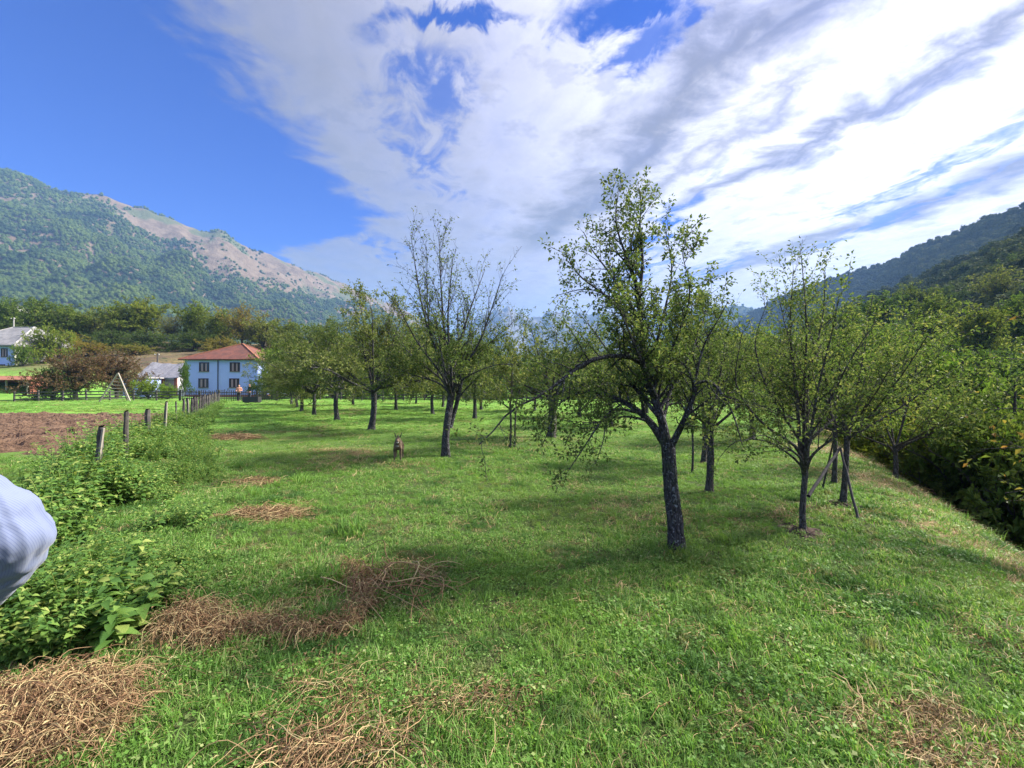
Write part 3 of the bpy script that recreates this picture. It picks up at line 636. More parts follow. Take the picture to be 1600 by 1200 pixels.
# ---- second tree, twin stems from the ground, nearly bare upright top shoots
Y2 = 10.1; base2 = np.array(gp(697, Y2))
def q2(x, y, dyy=0.): return p3(x, y, Y2+dyy)-base2
tr2 = [(0, 0, 0), q2(697, 680), q2(701, 640), q2(706, 604)]
ends = [(690, 560, 0, 660, 470, 640, 345, 0, .045), (700, 560, .3, 690, 450, 685, 340, .5, .05), (712, 550, 0, 735, 470, 760, 400, .3, .05), (720, 570, -.4, 752, 520, 790, 405, -.8, .04),
        (690, 575, -.4, 650, 520, 610, 440, -1, .04), (715, 570, .6, 760, 530, 815, 480, 1, .04), (685, 580, .6, 640, 545, 610, 500, 1.2, .035), (705, 560, -.3, 700, 480, 708, 380, -.5, .045),
        (700, 570, .2, 670, 500, 665, 360, .2, .04), (712, 580, 1., 730, 530, 745, 450, 1.6, .04), (700, 585, -.9, 690, 540, 680, 470, -1.5, .035), (722, 585, -.2, 775, 560, 820, 560, -.3, .03), (685, 590, 0, 640, 575, 600, 560, .2, .03)]
lm2 = [([q2(706, 612), q2(a, b, c), q2(d, e, c*1.2), q2(f, g_, h)], r0, .005) for a, b, c, d, e, f, g_, h, r0 in ends]
lm2.append(([q2(704, 665, .05), q2(709, 645, .10), q2(715, 622, .1), q2(722, 585, 0)], .055, .05))
def keep2(p): return np.clip(1-.90*sstep(2.2, 3.4, p[:, 2]), .09, 1)
t = make_tree('apple_tree', tuple(base2), tr2, .086, .08, lm2, dict(dens=7, t0=.25, L0=.5, L1=1.25, ang=38, up=.5, rr=.5, rmin=.005, wander=.3),
    dict(dens=8, t0=.12, L0=.15, L1=.5, ang=42, up=.3, n=4, rr=.6, rmin=.0028), (80, .060, keep2), M['apple'], M['bark'], 102)
t.scale = (.96, 1, .93); tag(t, 'tall apple tree behind the dog, twin dark stems and almost bare upright top shoots', 'tree', ORCH)

# ---- right-hand group: thin-stemmed bushy young trees
Y10 = 4.78; base10 = np.array(gp(1255, Y10))
def q10(x, y, dyy=0.): return p3(x, y, Y10+dyy)-base10
tr10 = [(0, 0, 0), q10(1254, 800), q10(1256, 760), q10(1258, 735)]
e10 = [(1250, 700, 0, 1245, 620, 1235, 520, 1240, 420, 0, .026), (1262, 700, .1, 1262, 600, 1285, 500, 1290, 425, .2, .026), (1262, 690, -.1, 1300, 620, 1330, 560, 1370, 500, -.4, .024), (1250, 690, .2, 1205, 620, 1180, 540, 1200, 470, .4, .022),
       (1245, 700, -.2, 1190, 660, 1150, 600, 1160, 520, -.4, .022), (1265, 690, .3, 1310, 650, 1370, 600, 1420, 560, .6, .022), (1270, 710, -.3, 1310, 680, 1360, 650, 1400, 640, -.6, .02), (1245, 720, .3, 1200, 690, 1150, 690, 1120, 720, .5, .016),
       (1250, 715, -.4, 1215, 690, 1190, 680, 1160, 690, -.8, .016), (1258, 690, .4, 1250, 600, 1225, 500, 1215, 450, .7, .022), (1262, 700, -.4, 1280, 600, 1300, 520, 1310, 470, -.7, .022), (1256, 690, 0, 1258, 600, 1260, 500, 1252, 398, -.1, .024)]
lm10 = [([q10(1257, 742), q10(a, b, c*.5), q10(d, e, c), q10(f, g_, h_*.8), q10(i_, j_, h_)], r0, .0025) for a, b, c, d, e, f, g_, i_, j_, h_, r0 in e10]
def keep10(p): return np.full(len(p), .8)
t = make_tree('plum_tree', tuple(base10), tr10, .031, .028, lm10, dict(dens=9, t0=.25, L0=.25, L1=.65, ang=40, up=.25, rr=.5, rmin=.0024, wander=.3),
    dict(dens=11, t0=.12, L0=.08, L1=.28, ang=42, up=.2, n=4, rr=.6, rmin=.0014), (52, .038, keep10), M['apple2'], M['bark2'], 110)
tag(t, 'slender bushy fruit tree at right with bare earth round its thin trunk', 'tree', ORCH)
def bushy(name, pxl, Y_, h, tz, spread, seed, lab, leafm, r0=.045, nl=9, lean=0., leaf=.042, dens=50, droop=0.):
    r_ = np.random.default_rng(seed); b = gp(pxl, Y_)
    tr = [(0, 0, 0), (lean*.3+.02, 0, tz*.5), (lean, 0, tz)]; k = Y_/5
    lm = auto_limbs(r_, tr[-1], h-tz, nl, spread, rad=min(r0*.55, .024)*max(1, Y_/9), droop=droop, low=.25)
    t = make_tree(name, b, tr, r0, r0*.85, lm, dict(dens=8.5/k**.35, t0=.2, L0=.3*k**.4, L1=.85*k**.4, ang=42, up=.2, rr=.5, rmin=.0028, wander=.35),
        dict(dens=10/k**.35, t0=.1, L0=.1*k**.4, L1=.34*k**.4, ang=45, up=.15, n=4, rr=.6, rmin=.0018), (dens, leaf, None), leafm, M['bark2'], seed)
    tag(t, lab, 'tree', ORCH); return t
bushy('plum_tree', 1317, 5.7, 2.75, .95, 1.15, 111, 'bushy fruit tree at right held up by slanting wooden props', M['apple2'], .036, 10, .05)
bushy('plum_tree', 1303, 6.9, 2.7, .95, 1.2, 112, 'bushy fruit tree just behind the one held up by slanting props', M['apple2'], .034, 9)
bushy('apple_tree', 1107, 6.67, 2.75, 1.05, .95, 113, 'fruit tree with dark knotted trunk just right of and behind the large foreground tree', M['apple'], .052, 9, .03)
bushy('apple_tree', 1100, 9.5, 3.2, 1.2, 1.2, 114, 'fruit tree whose trunk is half hidden behind the dark knotted trunk', M['apple'], .06, 9, leaf=.06)
bushy('young_tree', 1081, 8.2, 2.2, .95, .45, 115, 'young sapling with thin stem between the large tree and the knotted trunk', M['apple'], .02, 5, leaf=.05)
bushy('young_tree', 1398, 8.3, 2.5, .6, 1.2, 116, 'leafy low tree at the meadow edge right of the propped trees', M['apple2'], .04, 9, leaf=.06)
t = bushy('young_tree', 797, 11.4, 2.5, 1.1, .6, 117, 'twin-stemmed sapling under the tip of the long arching limb', M['olive'], .03, 5, leaf=.07)
mb = MB(); mb.tubes([(.12, 0, -.03), (.13, 0, .6), (.16, 0, 1.15), (.3, .05, 1.6)], [.03, .026, .022, .012], 6); mb.build('stem', M['bark2'], t, True)
bushy('apple_tree', 862, 13.5, 4.2, 1.2, 1.9, 118, 'fruit tree with drooping leafy twigs round its trunk, left of the large tree', M['apple'], .13, 11, leaf=.07, dens=34, droop=.25)

# orchard behind: three built trees, copied
def orch_proto(seed, h, spread, leafm, tz=1.35):
    r_ = np.random.default_rng(seed)
    tr = [(0, 0, 0), (.04, .02, tz*.5), (-.02, 0, tz)]; lm = auto_limbs(r_, tr[-1], h-tz, 14, spread, rad=.05, droop=.3, low=.12)
    return make_tree('apple_tree', (0, 0, 0), tr, .10, .085, lm, dict(dens=6, t0=.2, L0=.6, L1=1.5, ang=45, up=.15, rr=.5, rmin=.006, wander=.4, grav=-.15),
        dict(dens=6.5, t0=.1, L0=.2, L1=.6, ang=45, up=.1, n=4, rr=.6, rmin=.0035), (42, .078, None), leafm, M['bark'], seed)
protos = [orch_proto(201, 5.2, 2.8, M['olive']), orch_proto(202, 4.9, 2.6, M['apple']), orch_proto(203, 5.4, 2.8, M['olive'])]
used = [False]*3
olist = [(580, 16.5, 0, 1.12, 'leaning-limbed orchard tree with the thickest trunk left of the twin-stemmed tree'), (527, 20.4, 1, 1.05, 'orchard tree second in the left row, its pale trunk leaning slightly right'),
  (491, 24.4, 2, .95, 'orchard tree third in the left row, counted from the thick-trunked one'), (471, 27.5, 0, .95, 'orchard tree fourth in the left row, short dark trunk'),
  (464, 32, 1, .9, 'orchard tree fifth in the left row, beside the bluish white house end'), (455, 37, 2, .85, 'farthest orchard tree of the left row, by the fence'),
  (552, 36, 0, .95, 'small far orchard tree seen between the second trunk and the thick trunk'), (619, 30, 1, 1.0, 'distant orchard tree just right of the thick trunk'),
  (650, 40, 2, .9, 'farthest thin-trunked orchard tree in the middle of the back'), (676, 26, 1, .95, 'orchard tree with thin leaning trunk just left of the twin-stemmed tree'),
  (692, 34, 0, .9, 'distant orchard tree partly behind the twin stems'), (742, 21.5, 1, .9, 'orchard tree right of the twin-stemmed tree with upright dark trunk'),
  (752, 31, 2, .95, 'distant orchard tree just behind the upright dark trunk'), (905, 22, 1, .82, 'orchard tree behind the drooping one, left of the large tree'),
  (955, 17, 0, .78, 'orchard tree seen under the left limbs of the large tree'), (1010, 25, 1, .85, 'orchard tree seen behind the fork of the large tree'),
  (1175, 13, 1, .72, 'orchard tree between the knotted trunk and the slender bushy tree'), (1235, 18, 1, .8, 'orchard tree behind the slender bushy tree'), (835, 29, 2, .9, 'distant orchard tree behind the twin-stemmed sapling')]
for k, (pxl, Y_, pi, s, lab) in enumerate(olist):
    src = protos[pi]; o = src if not used[pi] else copy_tree(src); used[pi] = True
    o.location = gp(pxl, Y_); o.rotation_euler = (0, .07 if pxl in (580, 527) else 0, k*2.399); o.scale = (s, s, s*(1+.05*math.sin(k*3)))
    tag(o, lab, 'tree', ORCH)

# background broadleaf trees: crown of many leaf clumps
def bg_proto(name, seed, h, spread, leafm, size=.30, dens=3.0, nl=16, tz=.18, bark='bark2'):
    r_ = np.random.default_rng(seed); tz = h*tz
    lm = auto_limbs(r_, (0, 0, tz), h-tz, nl, spread, rad=.12, droop=.22, low=.12)
    lm.append(([(0, 0, tz*.9), (.1, .1, h*.5), (0, .1, h*.8), (.1, 0, h*.97)], .16, .03))
    return make_tree(name, (0, 0, 0), [(0, 0, 0), (.05, 0, tz*.5), (0, 0, tz)], .22, .18, lm, dict(dens=2.8, t0=.15, L0=1.2, L1=2.9, ang=48, up=.15, rr=.5, rmin=.015, wander=.4),
        dict(dens=2.6, t0=.1, L0=.4, L1=1.3, ang=50, up=.1, n=4, rr=.6, rmin=.01), (dens, size, None), leafm, M[bark], seed)
BG = {'a': bg_proto('broadleaf_tree', 301, 10, 3.6, M['bg'], .30, 15), 'b': bg_proto('broadleaf_tree', 302, 10, 4.3, M['bg'], .30, 15), 'c': bg_proto('shrub', 303, 6, 3.6, M['bg'], .24, 16, 16, .06), 'd': bg_proto('broadleaf_tree', 304, 10, 3.9, M['bg'], .26, 6, 16),
      'e': bg_proto('fruit_tree', 305, 6, 3.2, M['brownleaf'], .17, 18, 16, .2)}
usedb = set()
def put(kind, pxl, Y_, h, wsc, col, lab, grp, name=None, cat='tree', z=None, rz=None):
    src = BG[kind]; H = {'a': 10, 'b': 10, 'c': 6, 'd': 10, 'e': 6}[kind]
    o = src if kind not in usedb else copy_tree(src); usedb.add(kind)
    p = gp(pxl, Y_); s = h/(H*1.05); o.location = (p[0], p[1], (p[2] if z is None else z)-.05); o.scale = (s*wsc, s*wsc, s); o.rotation_euler = (0, 0, pxl*1.7 if rz is None else rz)
    if name: o.name = name
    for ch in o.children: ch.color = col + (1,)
    tag(o, lab, cat, grp); return o
G1 = 'trees on the bank behind the houses'
bank = [(-90, 118, 13, 1.3, 'a', (.9, 1, .8)), (-35, 120, 13, 1.2, 'b', (.8, .95, .8)), (15, 122, 13.5, 1.2, 'a', (.8, .95, .8)), (62, 118, 13, 1.2, 'b', (.9, 1, .8)), (110, 116, 11.5, 1.2, 'a', (1.0, 1.05, .8)), (150, 122, 9.5, 1.2, 'c', (1.3, 1.15, .9)), (190, 118, 11, 1.2, 'b', (1.25, 1.2, .8)),
  (228, 120, 12.5, 1.1, 'a', (1.35, 1.25, .8)), (268, 116, 9, 1.0, 'd', (1.3, 1.0, 1.1)), (305, 120, 12.5, 1.0, 'a', (1.2, 1.2, .8)), (340, 118, 10.5, 1.1, 'c', (1.15, 1.1, .8)), (378, 112, 12, 1.1, 'd', (1.7, 1.05, .9)), (412, 112, 8.5, 1.2, 'c', (1.3, 1.1, 1.0)), (452, 110, 9, 1.2, 'a', (1.2, 1.15, .9)), (495, 105, 9, 1.2, 'b', (1.1, 1.1, .9))]
bl = ['tall green bank tree beyond the left edge above the grey-roofed house', 'green bank tree at the left edge above the grey-roofed house', 'dark green tree above the ridge of the grey-roofed house', 'dark green tree at the top of the bank right of the grey-roofed house', 'round green tree on the bank above the yellowing shrub',
  'low yellowish shrub in a gap of the tree row on the bank', 'wide olive tree above the brown-leaved fruit trees', 'yellow-green tree above the small grey barn', 'greyish nearly bare tree above the barn roof', 'yellow-green tree between the bare one and the red roof', 'low olive shrub above the left end of the red roof',
  'reddish brown tree standing straight above the red roof', 'low brownish shrub right of the reddish tree', 'green tree on the bank right of the red roof', 'bank tree seen above the left orchard row']
for k, (a, b_, h, ws, kd, col) in enumerate(bank): put(kd, a, b_, h, ws, col, bl[k], G1)
for a, b_, h, ws, kd, col, lab in ((40, 104, 5.5, 1.2, 'c', (1.9, 1.4, .6), 'yellowing shrub just above the grey roof'), (100, 100, 5, 1.4, 'c', (1.7, 1.2, .6), 'yellow and orange tinted shrub right of the grey roof'), (175, 108, 5, 1.7, 'c', (.6, .7, .7), 'dark thicket on the bank left of the barn'),
    (230, 106, 5, 1.7, 'c', (.6, .7, .7), 'dark thicket on the bank above the barn'), (300, 106, 5, 1.6, 'c', (.6, .7, .65), 'dark thicket on the bank left of the red roof peak'), (75, 84, 7.5, .75, 'c', (1.3, 1.3, .8), 'pale green shrub at the right end of the grey-roofed house'),
    (345, 100, 4.5, 1.6, 'c', (1.5, 1.0, .9), 'brownish scrub just over the red roof'), (440, 92, 5, 1.6, 'c', (1.2, 1.0, .8), 'brownish scrub right of the red roof'), (140, 92, 3.4, 2.0, 'c', (1.6, 1.0, .8), 'low reddish scrub on the slope behind the brown-leaved trees'), (210, 95, 2.6, 2.2, 'c', (1.5, 1.1, .9), 'low scrub on the bare slope behind the barn')):
    put(kd, a, b_, h, ws, col, lab, G1, 'shrub', 'shrub')
put('e', 118, 50, 5.8, 1.15, (1, 1, 1), 'spreading dark fruit tree with browning leaves in front of the grey-roofed house', 'garden trees by the houses')
put('e', 182, 54, 6.0, 1.0, (1, 1, 1), 'brown-leaved fruit tree behind the wooden ladder', 'garden trees by the houses')
put('c', 82, 49, 4.2, .62, (.55, .7, .6), 'dark green bush at the left end of the rail fence', 'garden trees by the houses', 'shrub', 'shrub')
put('a', 290, 61, 5.4, .40, (.7, .95, .7), 'narrow dark green tree at the left corner of the red-roofed house', 'garden trees by the houses')
put('c', 232, 50, 2.6, .9, (1.4, 1.5, .8), 'light green garden bush in front of the barn', 'garden trees by the houses', 'shrub', 'shrub')
put('c', 262, 50, 1.9, 1.0, (1.1, 1.3, .8), 'low garden bush between the barn and the red-roofed house', 'garden trees by the houses', 'shrub', 'shrub')
put('c', 36, 79, 4.5, .5, (.9, 1.1, .7), 'small green bush against the white side wall of the grey-roofed house', 'garden trees by the houses', 'shrub', 'shrub')
G2 = 'trees beyond the far end of the orchard'
for k, (a, b_, h, kd, col) in enumerate([(432, 58, 7.5, 'a', (1, 1.1, .8)), (470, 66, 9, 'b', (1.05, 1.05, .8)), (515, 62, 8.5, 'a', (.9, 1, .8)), (560, 60, 9.5, 'b', (.9, 1.05, .8)), (605, 66, 9.5, 'a', (1.0, 1.2, .7)), (645, 58, 9.5, 'b', (1.1, 1.3, .7)), (700, 60, 9, 'a', (1.0, 1.2, .7)),
    (745, 64, 8.5, 'b', (1.2, 1.3, .7)), (785, 60, 6.6, 'a', (1.6, 1.4, .7)), (830, 66, 6.4, 'b', (1.1, 1.25, .7)), (880, 62, 6.2, 'a', (1.0, 1.2, .7)), (925, 66, 6.6, 'b', (1.1, 1.2, .7)), (975, 60, 6.6, 'a', (1.1, 1.3, .7)), (1030, 56, 8, 'b', (1.0, 1.2, .7)),
    (1085, 52, 8.5, 'a', (1.2, 1.3, .7)), (1140, 48, 8, 'b', (1.3, 1.3, .7)), (1195, 46, 8, 'a', (1.1, 1.2, .7)), (1250, 42, 8, 'b', (1.0, 1.2, .7)), (1305, 38, 8, 'a', (1.0, 1.2, .75))]):
    wh = ['at the right gable of the red-roofed house', 'beyond the left orchard row', 'beyond the second orchard trunk', 'beyond the thick orchard trunk', 'just right of the thick orchard trunk', 'left of the twin-stemmed tree', 'straight behind the twin-stemmed tree', 'right of the twin-stemmed tree', 'yellow tinted, left of the twin-stemmed sapling',
          'behind the twin-stemmed sapling', 'below the left blue peak', 'below the right blue peak', 'behind the left limbs of the large tree', 'straight behind the large foreground tree', 'right of the large foreground tree', 'behind the knotted trunk', 'left of the slender bushy tree', 'behind the slender bushy tree', 'behind the propped trees'][k]
    put(kd, a, b_, h, 1.0, tuple(1.3*q for q in col), 'far green tree past the orchard end, ' + wh, G2)
for k, pxl in enumerate((425, 455, 488, 520, 556, 590, 628, 664, 700, 738, 776, 815, 855, 895, 938, 980, 1025, 1070, 1115, 1160)):
    put('c', pxl, 52.5+2*math.sin(k*2.3), 3.6+.8*math.sin(k*1.9), .8, (.75+.2*math.sin(k), .95+.2*math.sin(k*1.3), .7), ['first', 'second', 'third', 'fourth', 'fifth', 'sixth', 'seventh', 'eighth', 'ninth', 'tenth', 'eleventh', 'twelfth', 'thirteenth', 'fourteenth', 'fifteenth', 'sixteenth', 'seventeenth', 'eighteenth', 'nineteenth', 'last'][k] + ' dark hedge bush from the left behind the far rail fence', 'hedge bushes behind the far rail fence', 'hedge_bush', 'bush')
G3 = 'trees on the right bank and hillside'
for a, b_, top, wsc, kd, col, lab in [(1420, 16, 512, .85, 'a', (1.0, 1.25, .8), 'bright green tree at the bank edge right of the propped trees'), (1475, 14.5, 528, .9, 'b', (.95, 1.25, .85), 'bright green tree next to the dark hollow at right'), (1350, 22, 500, .9, 'b', (.9, 1.2, .8), 'green tree rising behind the propped trees'),
    (1530, 19, 560, .8, 'a', (.85, 1.15, .8), 'bright green tree over the dark hollow'), (1590, 13, 590, .8, 'b', (.9, 1.0, .7), 'green tree at the right edge below the yellow-leaved branch'),
    (1455, 75, 455, 1.15, 'b', (.9, .95, .9), 'broad domed hillside tree, olive green, above the bright green trees'), (1530, 62, 470, 1.1, 'a', (1.1, 1.05, .8), 'yellowish domed hillside tree below the feathery one'), (1600, 66, 452, 1.1, 'b', (.8, .95, .8), 'green hillside tree at the right edge'),
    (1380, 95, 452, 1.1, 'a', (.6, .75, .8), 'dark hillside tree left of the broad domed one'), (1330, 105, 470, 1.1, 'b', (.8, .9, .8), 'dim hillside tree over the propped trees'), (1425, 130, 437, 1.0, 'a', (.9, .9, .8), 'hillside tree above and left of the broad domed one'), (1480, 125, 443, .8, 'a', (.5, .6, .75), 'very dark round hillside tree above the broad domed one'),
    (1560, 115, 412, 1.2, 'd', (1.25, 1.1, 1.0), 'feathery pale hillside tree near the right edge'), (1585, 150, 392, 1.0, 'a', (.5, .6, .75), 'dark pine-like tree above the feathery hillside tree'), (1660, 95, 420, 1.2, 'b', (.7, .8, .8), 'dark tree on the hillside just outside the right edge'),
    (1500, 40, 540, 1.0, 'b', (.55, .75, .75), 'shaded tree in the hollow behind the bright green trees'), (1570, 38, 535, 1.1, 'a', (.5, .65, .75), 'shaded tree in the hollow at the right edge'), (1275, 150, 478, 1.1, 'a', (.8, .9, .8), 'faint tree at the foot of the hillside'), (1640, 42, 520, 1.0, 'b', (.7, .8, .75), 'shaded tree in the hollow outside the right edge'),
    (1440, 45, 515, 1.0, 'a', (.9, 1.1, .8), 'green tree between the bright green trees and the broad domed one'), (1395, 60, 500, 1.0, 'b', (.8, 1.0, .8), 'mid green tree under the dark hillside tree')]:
    p = gp(a, b_); ztop = CH+(HY-top)/F*b_; zb = p[2]
    if b_ > 50: # stands on the hill slope
        zb = CH + (HY-(top+75))/F*b_ ; zb = max(min(zb, ztop-9), p[2])
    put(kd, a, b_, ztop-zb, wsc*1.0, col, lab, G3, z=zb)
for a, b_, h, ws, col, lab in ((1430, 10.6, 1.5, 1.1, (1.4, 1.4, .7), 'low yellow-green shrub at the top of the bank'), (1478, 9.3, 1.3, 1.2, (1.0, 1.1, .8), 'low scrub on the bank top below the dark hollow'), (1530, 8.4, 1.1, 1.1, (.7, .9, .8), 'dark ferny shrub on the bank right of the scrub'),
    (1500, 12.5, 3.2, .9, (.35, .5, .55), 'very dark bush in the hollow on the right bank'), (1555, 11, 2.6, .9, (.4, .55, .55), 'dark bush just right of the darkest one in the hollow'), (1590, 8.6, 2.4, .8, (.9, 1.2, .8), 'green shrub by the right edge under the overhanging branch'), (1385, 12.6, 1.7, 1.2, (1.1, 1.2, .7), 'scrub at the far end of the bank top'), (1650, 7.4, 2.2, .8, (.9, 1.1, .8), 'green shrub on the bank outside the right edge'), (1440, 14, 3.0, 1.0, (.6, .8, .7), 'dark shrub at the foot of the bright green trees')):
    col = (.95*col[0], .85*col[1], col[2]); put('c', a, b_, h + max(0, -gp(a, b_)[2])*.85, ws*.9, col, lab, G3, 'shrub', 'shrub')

# near hazel on the bank at the right edge: its branches reach into the picture
bh = np.array(gp(1722, 4.35)); 
def qh(x, y, dyy=0.): return p3(x, y, 4.35+dyy)-bh
lmh = [([(0, 0, .3), qh(1680, 600), qh(1630, 520), qh(1580, 490)], .022, .003), ([(0, 0, .3), qh(1690, 640), qh(1640, 570), qh(1572, 560, -.1)], .02, .003), ([(0, 0, .3), qh(1670, 680), qh(1610, 640), qh(1548, 640, .1)], .02, .003),
       ([(0, 0, .3), qh(1680, 720), qh(1610, 700), qh(1530, 702, .2)], .018, .003), ([(0, 0, .3), qh(1740, 560), qh(1700, 450), qh(1680, 380)], .025, .004), ([(0, 0, .3), qh(1800, 560), qh(1850, 450), qh(1900, 380)], .025, .004), ([(0, 0, .3), qh(1690, 740, .3), qh(1640, 760, .5), qh(1570, 770, .6)], .016, .003)]
t = make_tree('hazel_bush', tuple(bh), [(0, 0, -.1), (0, 0, .15), (0, 0, .35)], .05, .045, lmh, dict(dens=7, t0=.35, L0=.2, L1=.45, ang=45, up=.1, rr=.5, rmin=.003, wander=.3),
    dict(dens=9, t0=.2, L0=.06, L1=.2, ang=45, up=.1, n=4, rr=.6, rmin=.002), (24, .062, None), M['hazel'], M['bark2'], 131)
tag(t, 'close hazel bush at the right edge with green, yellow and orange leaves', 'bush')

# ---------------------------------------------------------------- props, posts, fences
def prop(a, b, r, lab, mt='darkwood'):
    a = np.array(a, float); b = np.array(b, float); mb = MB(); pts = np.linspace(0, 1, 7)[:, None]*(b-a)
    pts += np.array([.008*math.sin(k*2.1) for k in range(7)])[:, None]; mb.tubes(pts, np.linspace(r, r*.8, 7), 8)
    o = mb.build('wooden_prop', M[mt], None, True, tuple(a)); tag(o, lab, 'pole', 'wooden props under the fruit trees')
prop(np.array(gp(1343, 5.0))-[0, 0, .04], p3(1313, 700, 5.5), .015, 'long slanting wooden prop standing right of the propped tree')
prop(np.array(gp(1284, 6.6))-[0, 0, .04], p3(1302, 690, 6.1), .014, 'short thin wooden prop leaning behind the propped tree')
prop(p3(1263, 775, 4.85), p3(1312, 700, 5.55), .019, 'thick slanting pole resting between the slender bushy tree and the propped tree')
# post fence
GP = 'old posts of the wire fence along the ploughed field'
plist = [(148, 7.5, .92, .14, .085, 'leaning thick post with a pale split side, nearest of the fence'), (196, 9.2, 1.06, .02, .075, 'second nearest fence post, its top weathered white'), (232, 11.4, .98, -.02, .10, 'stout dark reddish fence post, third from the near end'), (257, 13.5, 1.12, .05, .07, 'slim dark post with one pale edge, fourth from the near end'),
  (275, 15.9, 1.05, 0, .055, 'thin pale fence post, fifth from the near end'), (287, 17.8, 1.12, .01, .075, 'dark upright fence post, sixth from the near end'), (294, 19.0, 1.1, -.03, .09, 'dark fence post, seventh from the near end'), (299, 20.3, 1.1, .04, .10, 'fence post, eighth from the near end'), (304, 21.6, 1.1, .0, .09, 'fence post, ninth from the near end'), (308, 22.7, 1.15, -.03, .10, 'fence post, tenth from the near end'), (312, 24.1, 1.15, .03, .09, 'fence post, eleventh from the near end'), (316, 25.8, 1.15, .02, .11, 'fence post, twelfth from the near end'), (320, 27.2, 1.2, -.02, .10, 'fence post, thirteenth from the near end'),
  (323, 28.8, 1.2, 0, .12, 'fence post, fourteenth from the near end'), (326, 30.6, 1.2, .03, .11, 'fence post, fifteenth from the near end'), (329, 32.4, 1.2, -.04, .12, 'fence post, sixteenth from the near end'), (332, 34.6, 1.2, -.02, .12, 'fence post, seventeenth from the near end'), (335, 36.6, 1.25, .05, .16, 'pale thicker fence post near the far end of the field'), (338, 39, 1.2, .0, .13, 'fence post next to the last one at the far end'), (341, 42, 1.2, .04, .15, 'farthest fence post, at the corner by the garden fence')]
tops = []
for k, (a, b_, h, ln, wd, lab) in enumerate(plist):
    p = np.array(gp(a, b_)); ty = {148: 667, 196: 643, 232: 640, 257: 628, 275: 628, 287: 624, 294: 623, 299: 623, 304: 620, 308: 621, 312: 618, 316: 619, 320: 616, 323: 618, 326: 615, 329: 617, 332: 615, 335: 613, 338: 616, 341: 614}.get(a); h = h if ty is None else 1.6-(ty-HY)/F*b_-p[2]
    rt = empty('fence_post', tuple(p)); mb = MB(); r_ = np.random.default_rng(500+k)
    n_ = 7; pts = np.stack([ln*np.linspace(0, 1, n_)**1.1*h+r_.normal(0, .006, n_), r_.normal(0, .006, n_), np.linspace(-.1, h, n_)], 1); mb.tubes(pts, wd*.62*np.linspace(1.05, .9, n_)*(1+.08*r_.normal(0, 1, n_)), 7)
    top = pts[-1]; rr_ = wd*.5
    ring = np.array([(top[0]+rr_*math.cos(q*2*math.pi/7), top[1]+rr_*math.sin(q*2*math.pi/7), h+.01+.02*math.cos(q)) for q in range(7)]); mb.add(np.vstack([ring, [[top[0], top[1], h+.025]]]), (), [(q, (q+1) % 7, 7) for q in range(7)])
    mb.build('post', M['wood'] if k in (1, 4, 17) else M['darkwood'], rt)
    if k in (0, 3, 6): m2 = MB(); m2.bar((wd*.62, -.03, 0), (wd*.60+ln*h, -.03, h*.98), .03, .03); m2.build('split_side', M['palewood'], rt)
    tag(rt, lab, 'fence post', GP); tops.append((p, ln, h))
M['wire'] = mat('rusty_wire', (.12, .09, .07), .6)
for hh, lab in ((.45, 'lower rusty strand of fence wire strung between the old posts'), (.85, 'upper rusty strand of fence wire strung between the old posts')):
    mb = MB(); pts = []
    for (p, ln, h) in tops:
        q = p+[ln*hh*.9, -.06, hh*min(h, 1.1)]
        if pts: mid = (pts[-1]+q)/2-[0, 0, .05]; pts.append(mid)
        pts.append(q)
    mb.tubes(np.array(pts), np.full(len(pts), .004), 4); tag(mb.build('fence_wire', M['wire'], None, True), lab, 'wire')
# garden fences at the far end
def rail_fence(x0, x1, y0, y1, lab, n, h=1.0, pick=False):
    a = np.array((x0, y0)); b = np.array((x1, y1)); rt = empty('picket_fence' if pick else 'rail_fence', (x0, y0, float(gz(x0, y0)))); dv = (b-a); L_ = np.linalg.norm(dv); d = dv/L_
    zz = lambda t: float(gz(*(a+dv*t)))-float(gz(x0, y0)); r_ = np.random.default_rng(int(abs(x0*10)))
    for k in range(n+1):
        t = k/n; mb = MB(); q = np.array((*(dv*t), zz(t))); mb.bar(q+[0, 0, -.1], q+[r_.normal(0, .03), 0, h+.1+r_.normal(0, .05)], .11); mb.build('post', M['darkwood'], rt)
    for z in ((.25, .85) if pick else (.28, .6, .92)):
        mb = MB()
        for k in range(n): t0, t1 = k/n, (k+1)/n; mb.bar(np.array((*(dv*t0), zz(t0)+z*h+r_.normal(0, .02))) + [0, -.07, 0], np.array((*(dv*t1), zz(t1)+z*h+r_.normal(0, .02))) + [0, -.07, 0], .04, .11 if not pick else .07)
        mb.build('rail', M['darkwood'], rt)
    if pick:
        mb = MB(); m_ = int(L_/.17)
        for k in range(m_):
            t = (k+.5)/m_; q = np.array((*(dv*t), zz(t))) + [0, -.11, 0]; hh = h*(1.05+r_.normal(0, .06)); mb.bar(q+[0, 0, .04], q+[r_.normal(0, .02), 0, hh], .075, .02)
        mb.build('pickets', M['darkwood'], rt)
    tag(rt, lab, 'fence', 'fences at the far end of the meadow')
rail_fence(-50, -34.5, 45, 46.5, 'dark rail fence below the brown-leaved fruit trees', 7)
rail_fence(-34.4, -25.0, 46.5, 47.5, 'dark picket fence in front of the red-roofed house', 5, 1.05, True)
rail_fence(-24.9, 6, 47.6, 49, 'dark rail fence behind the orchard trunks', 14)

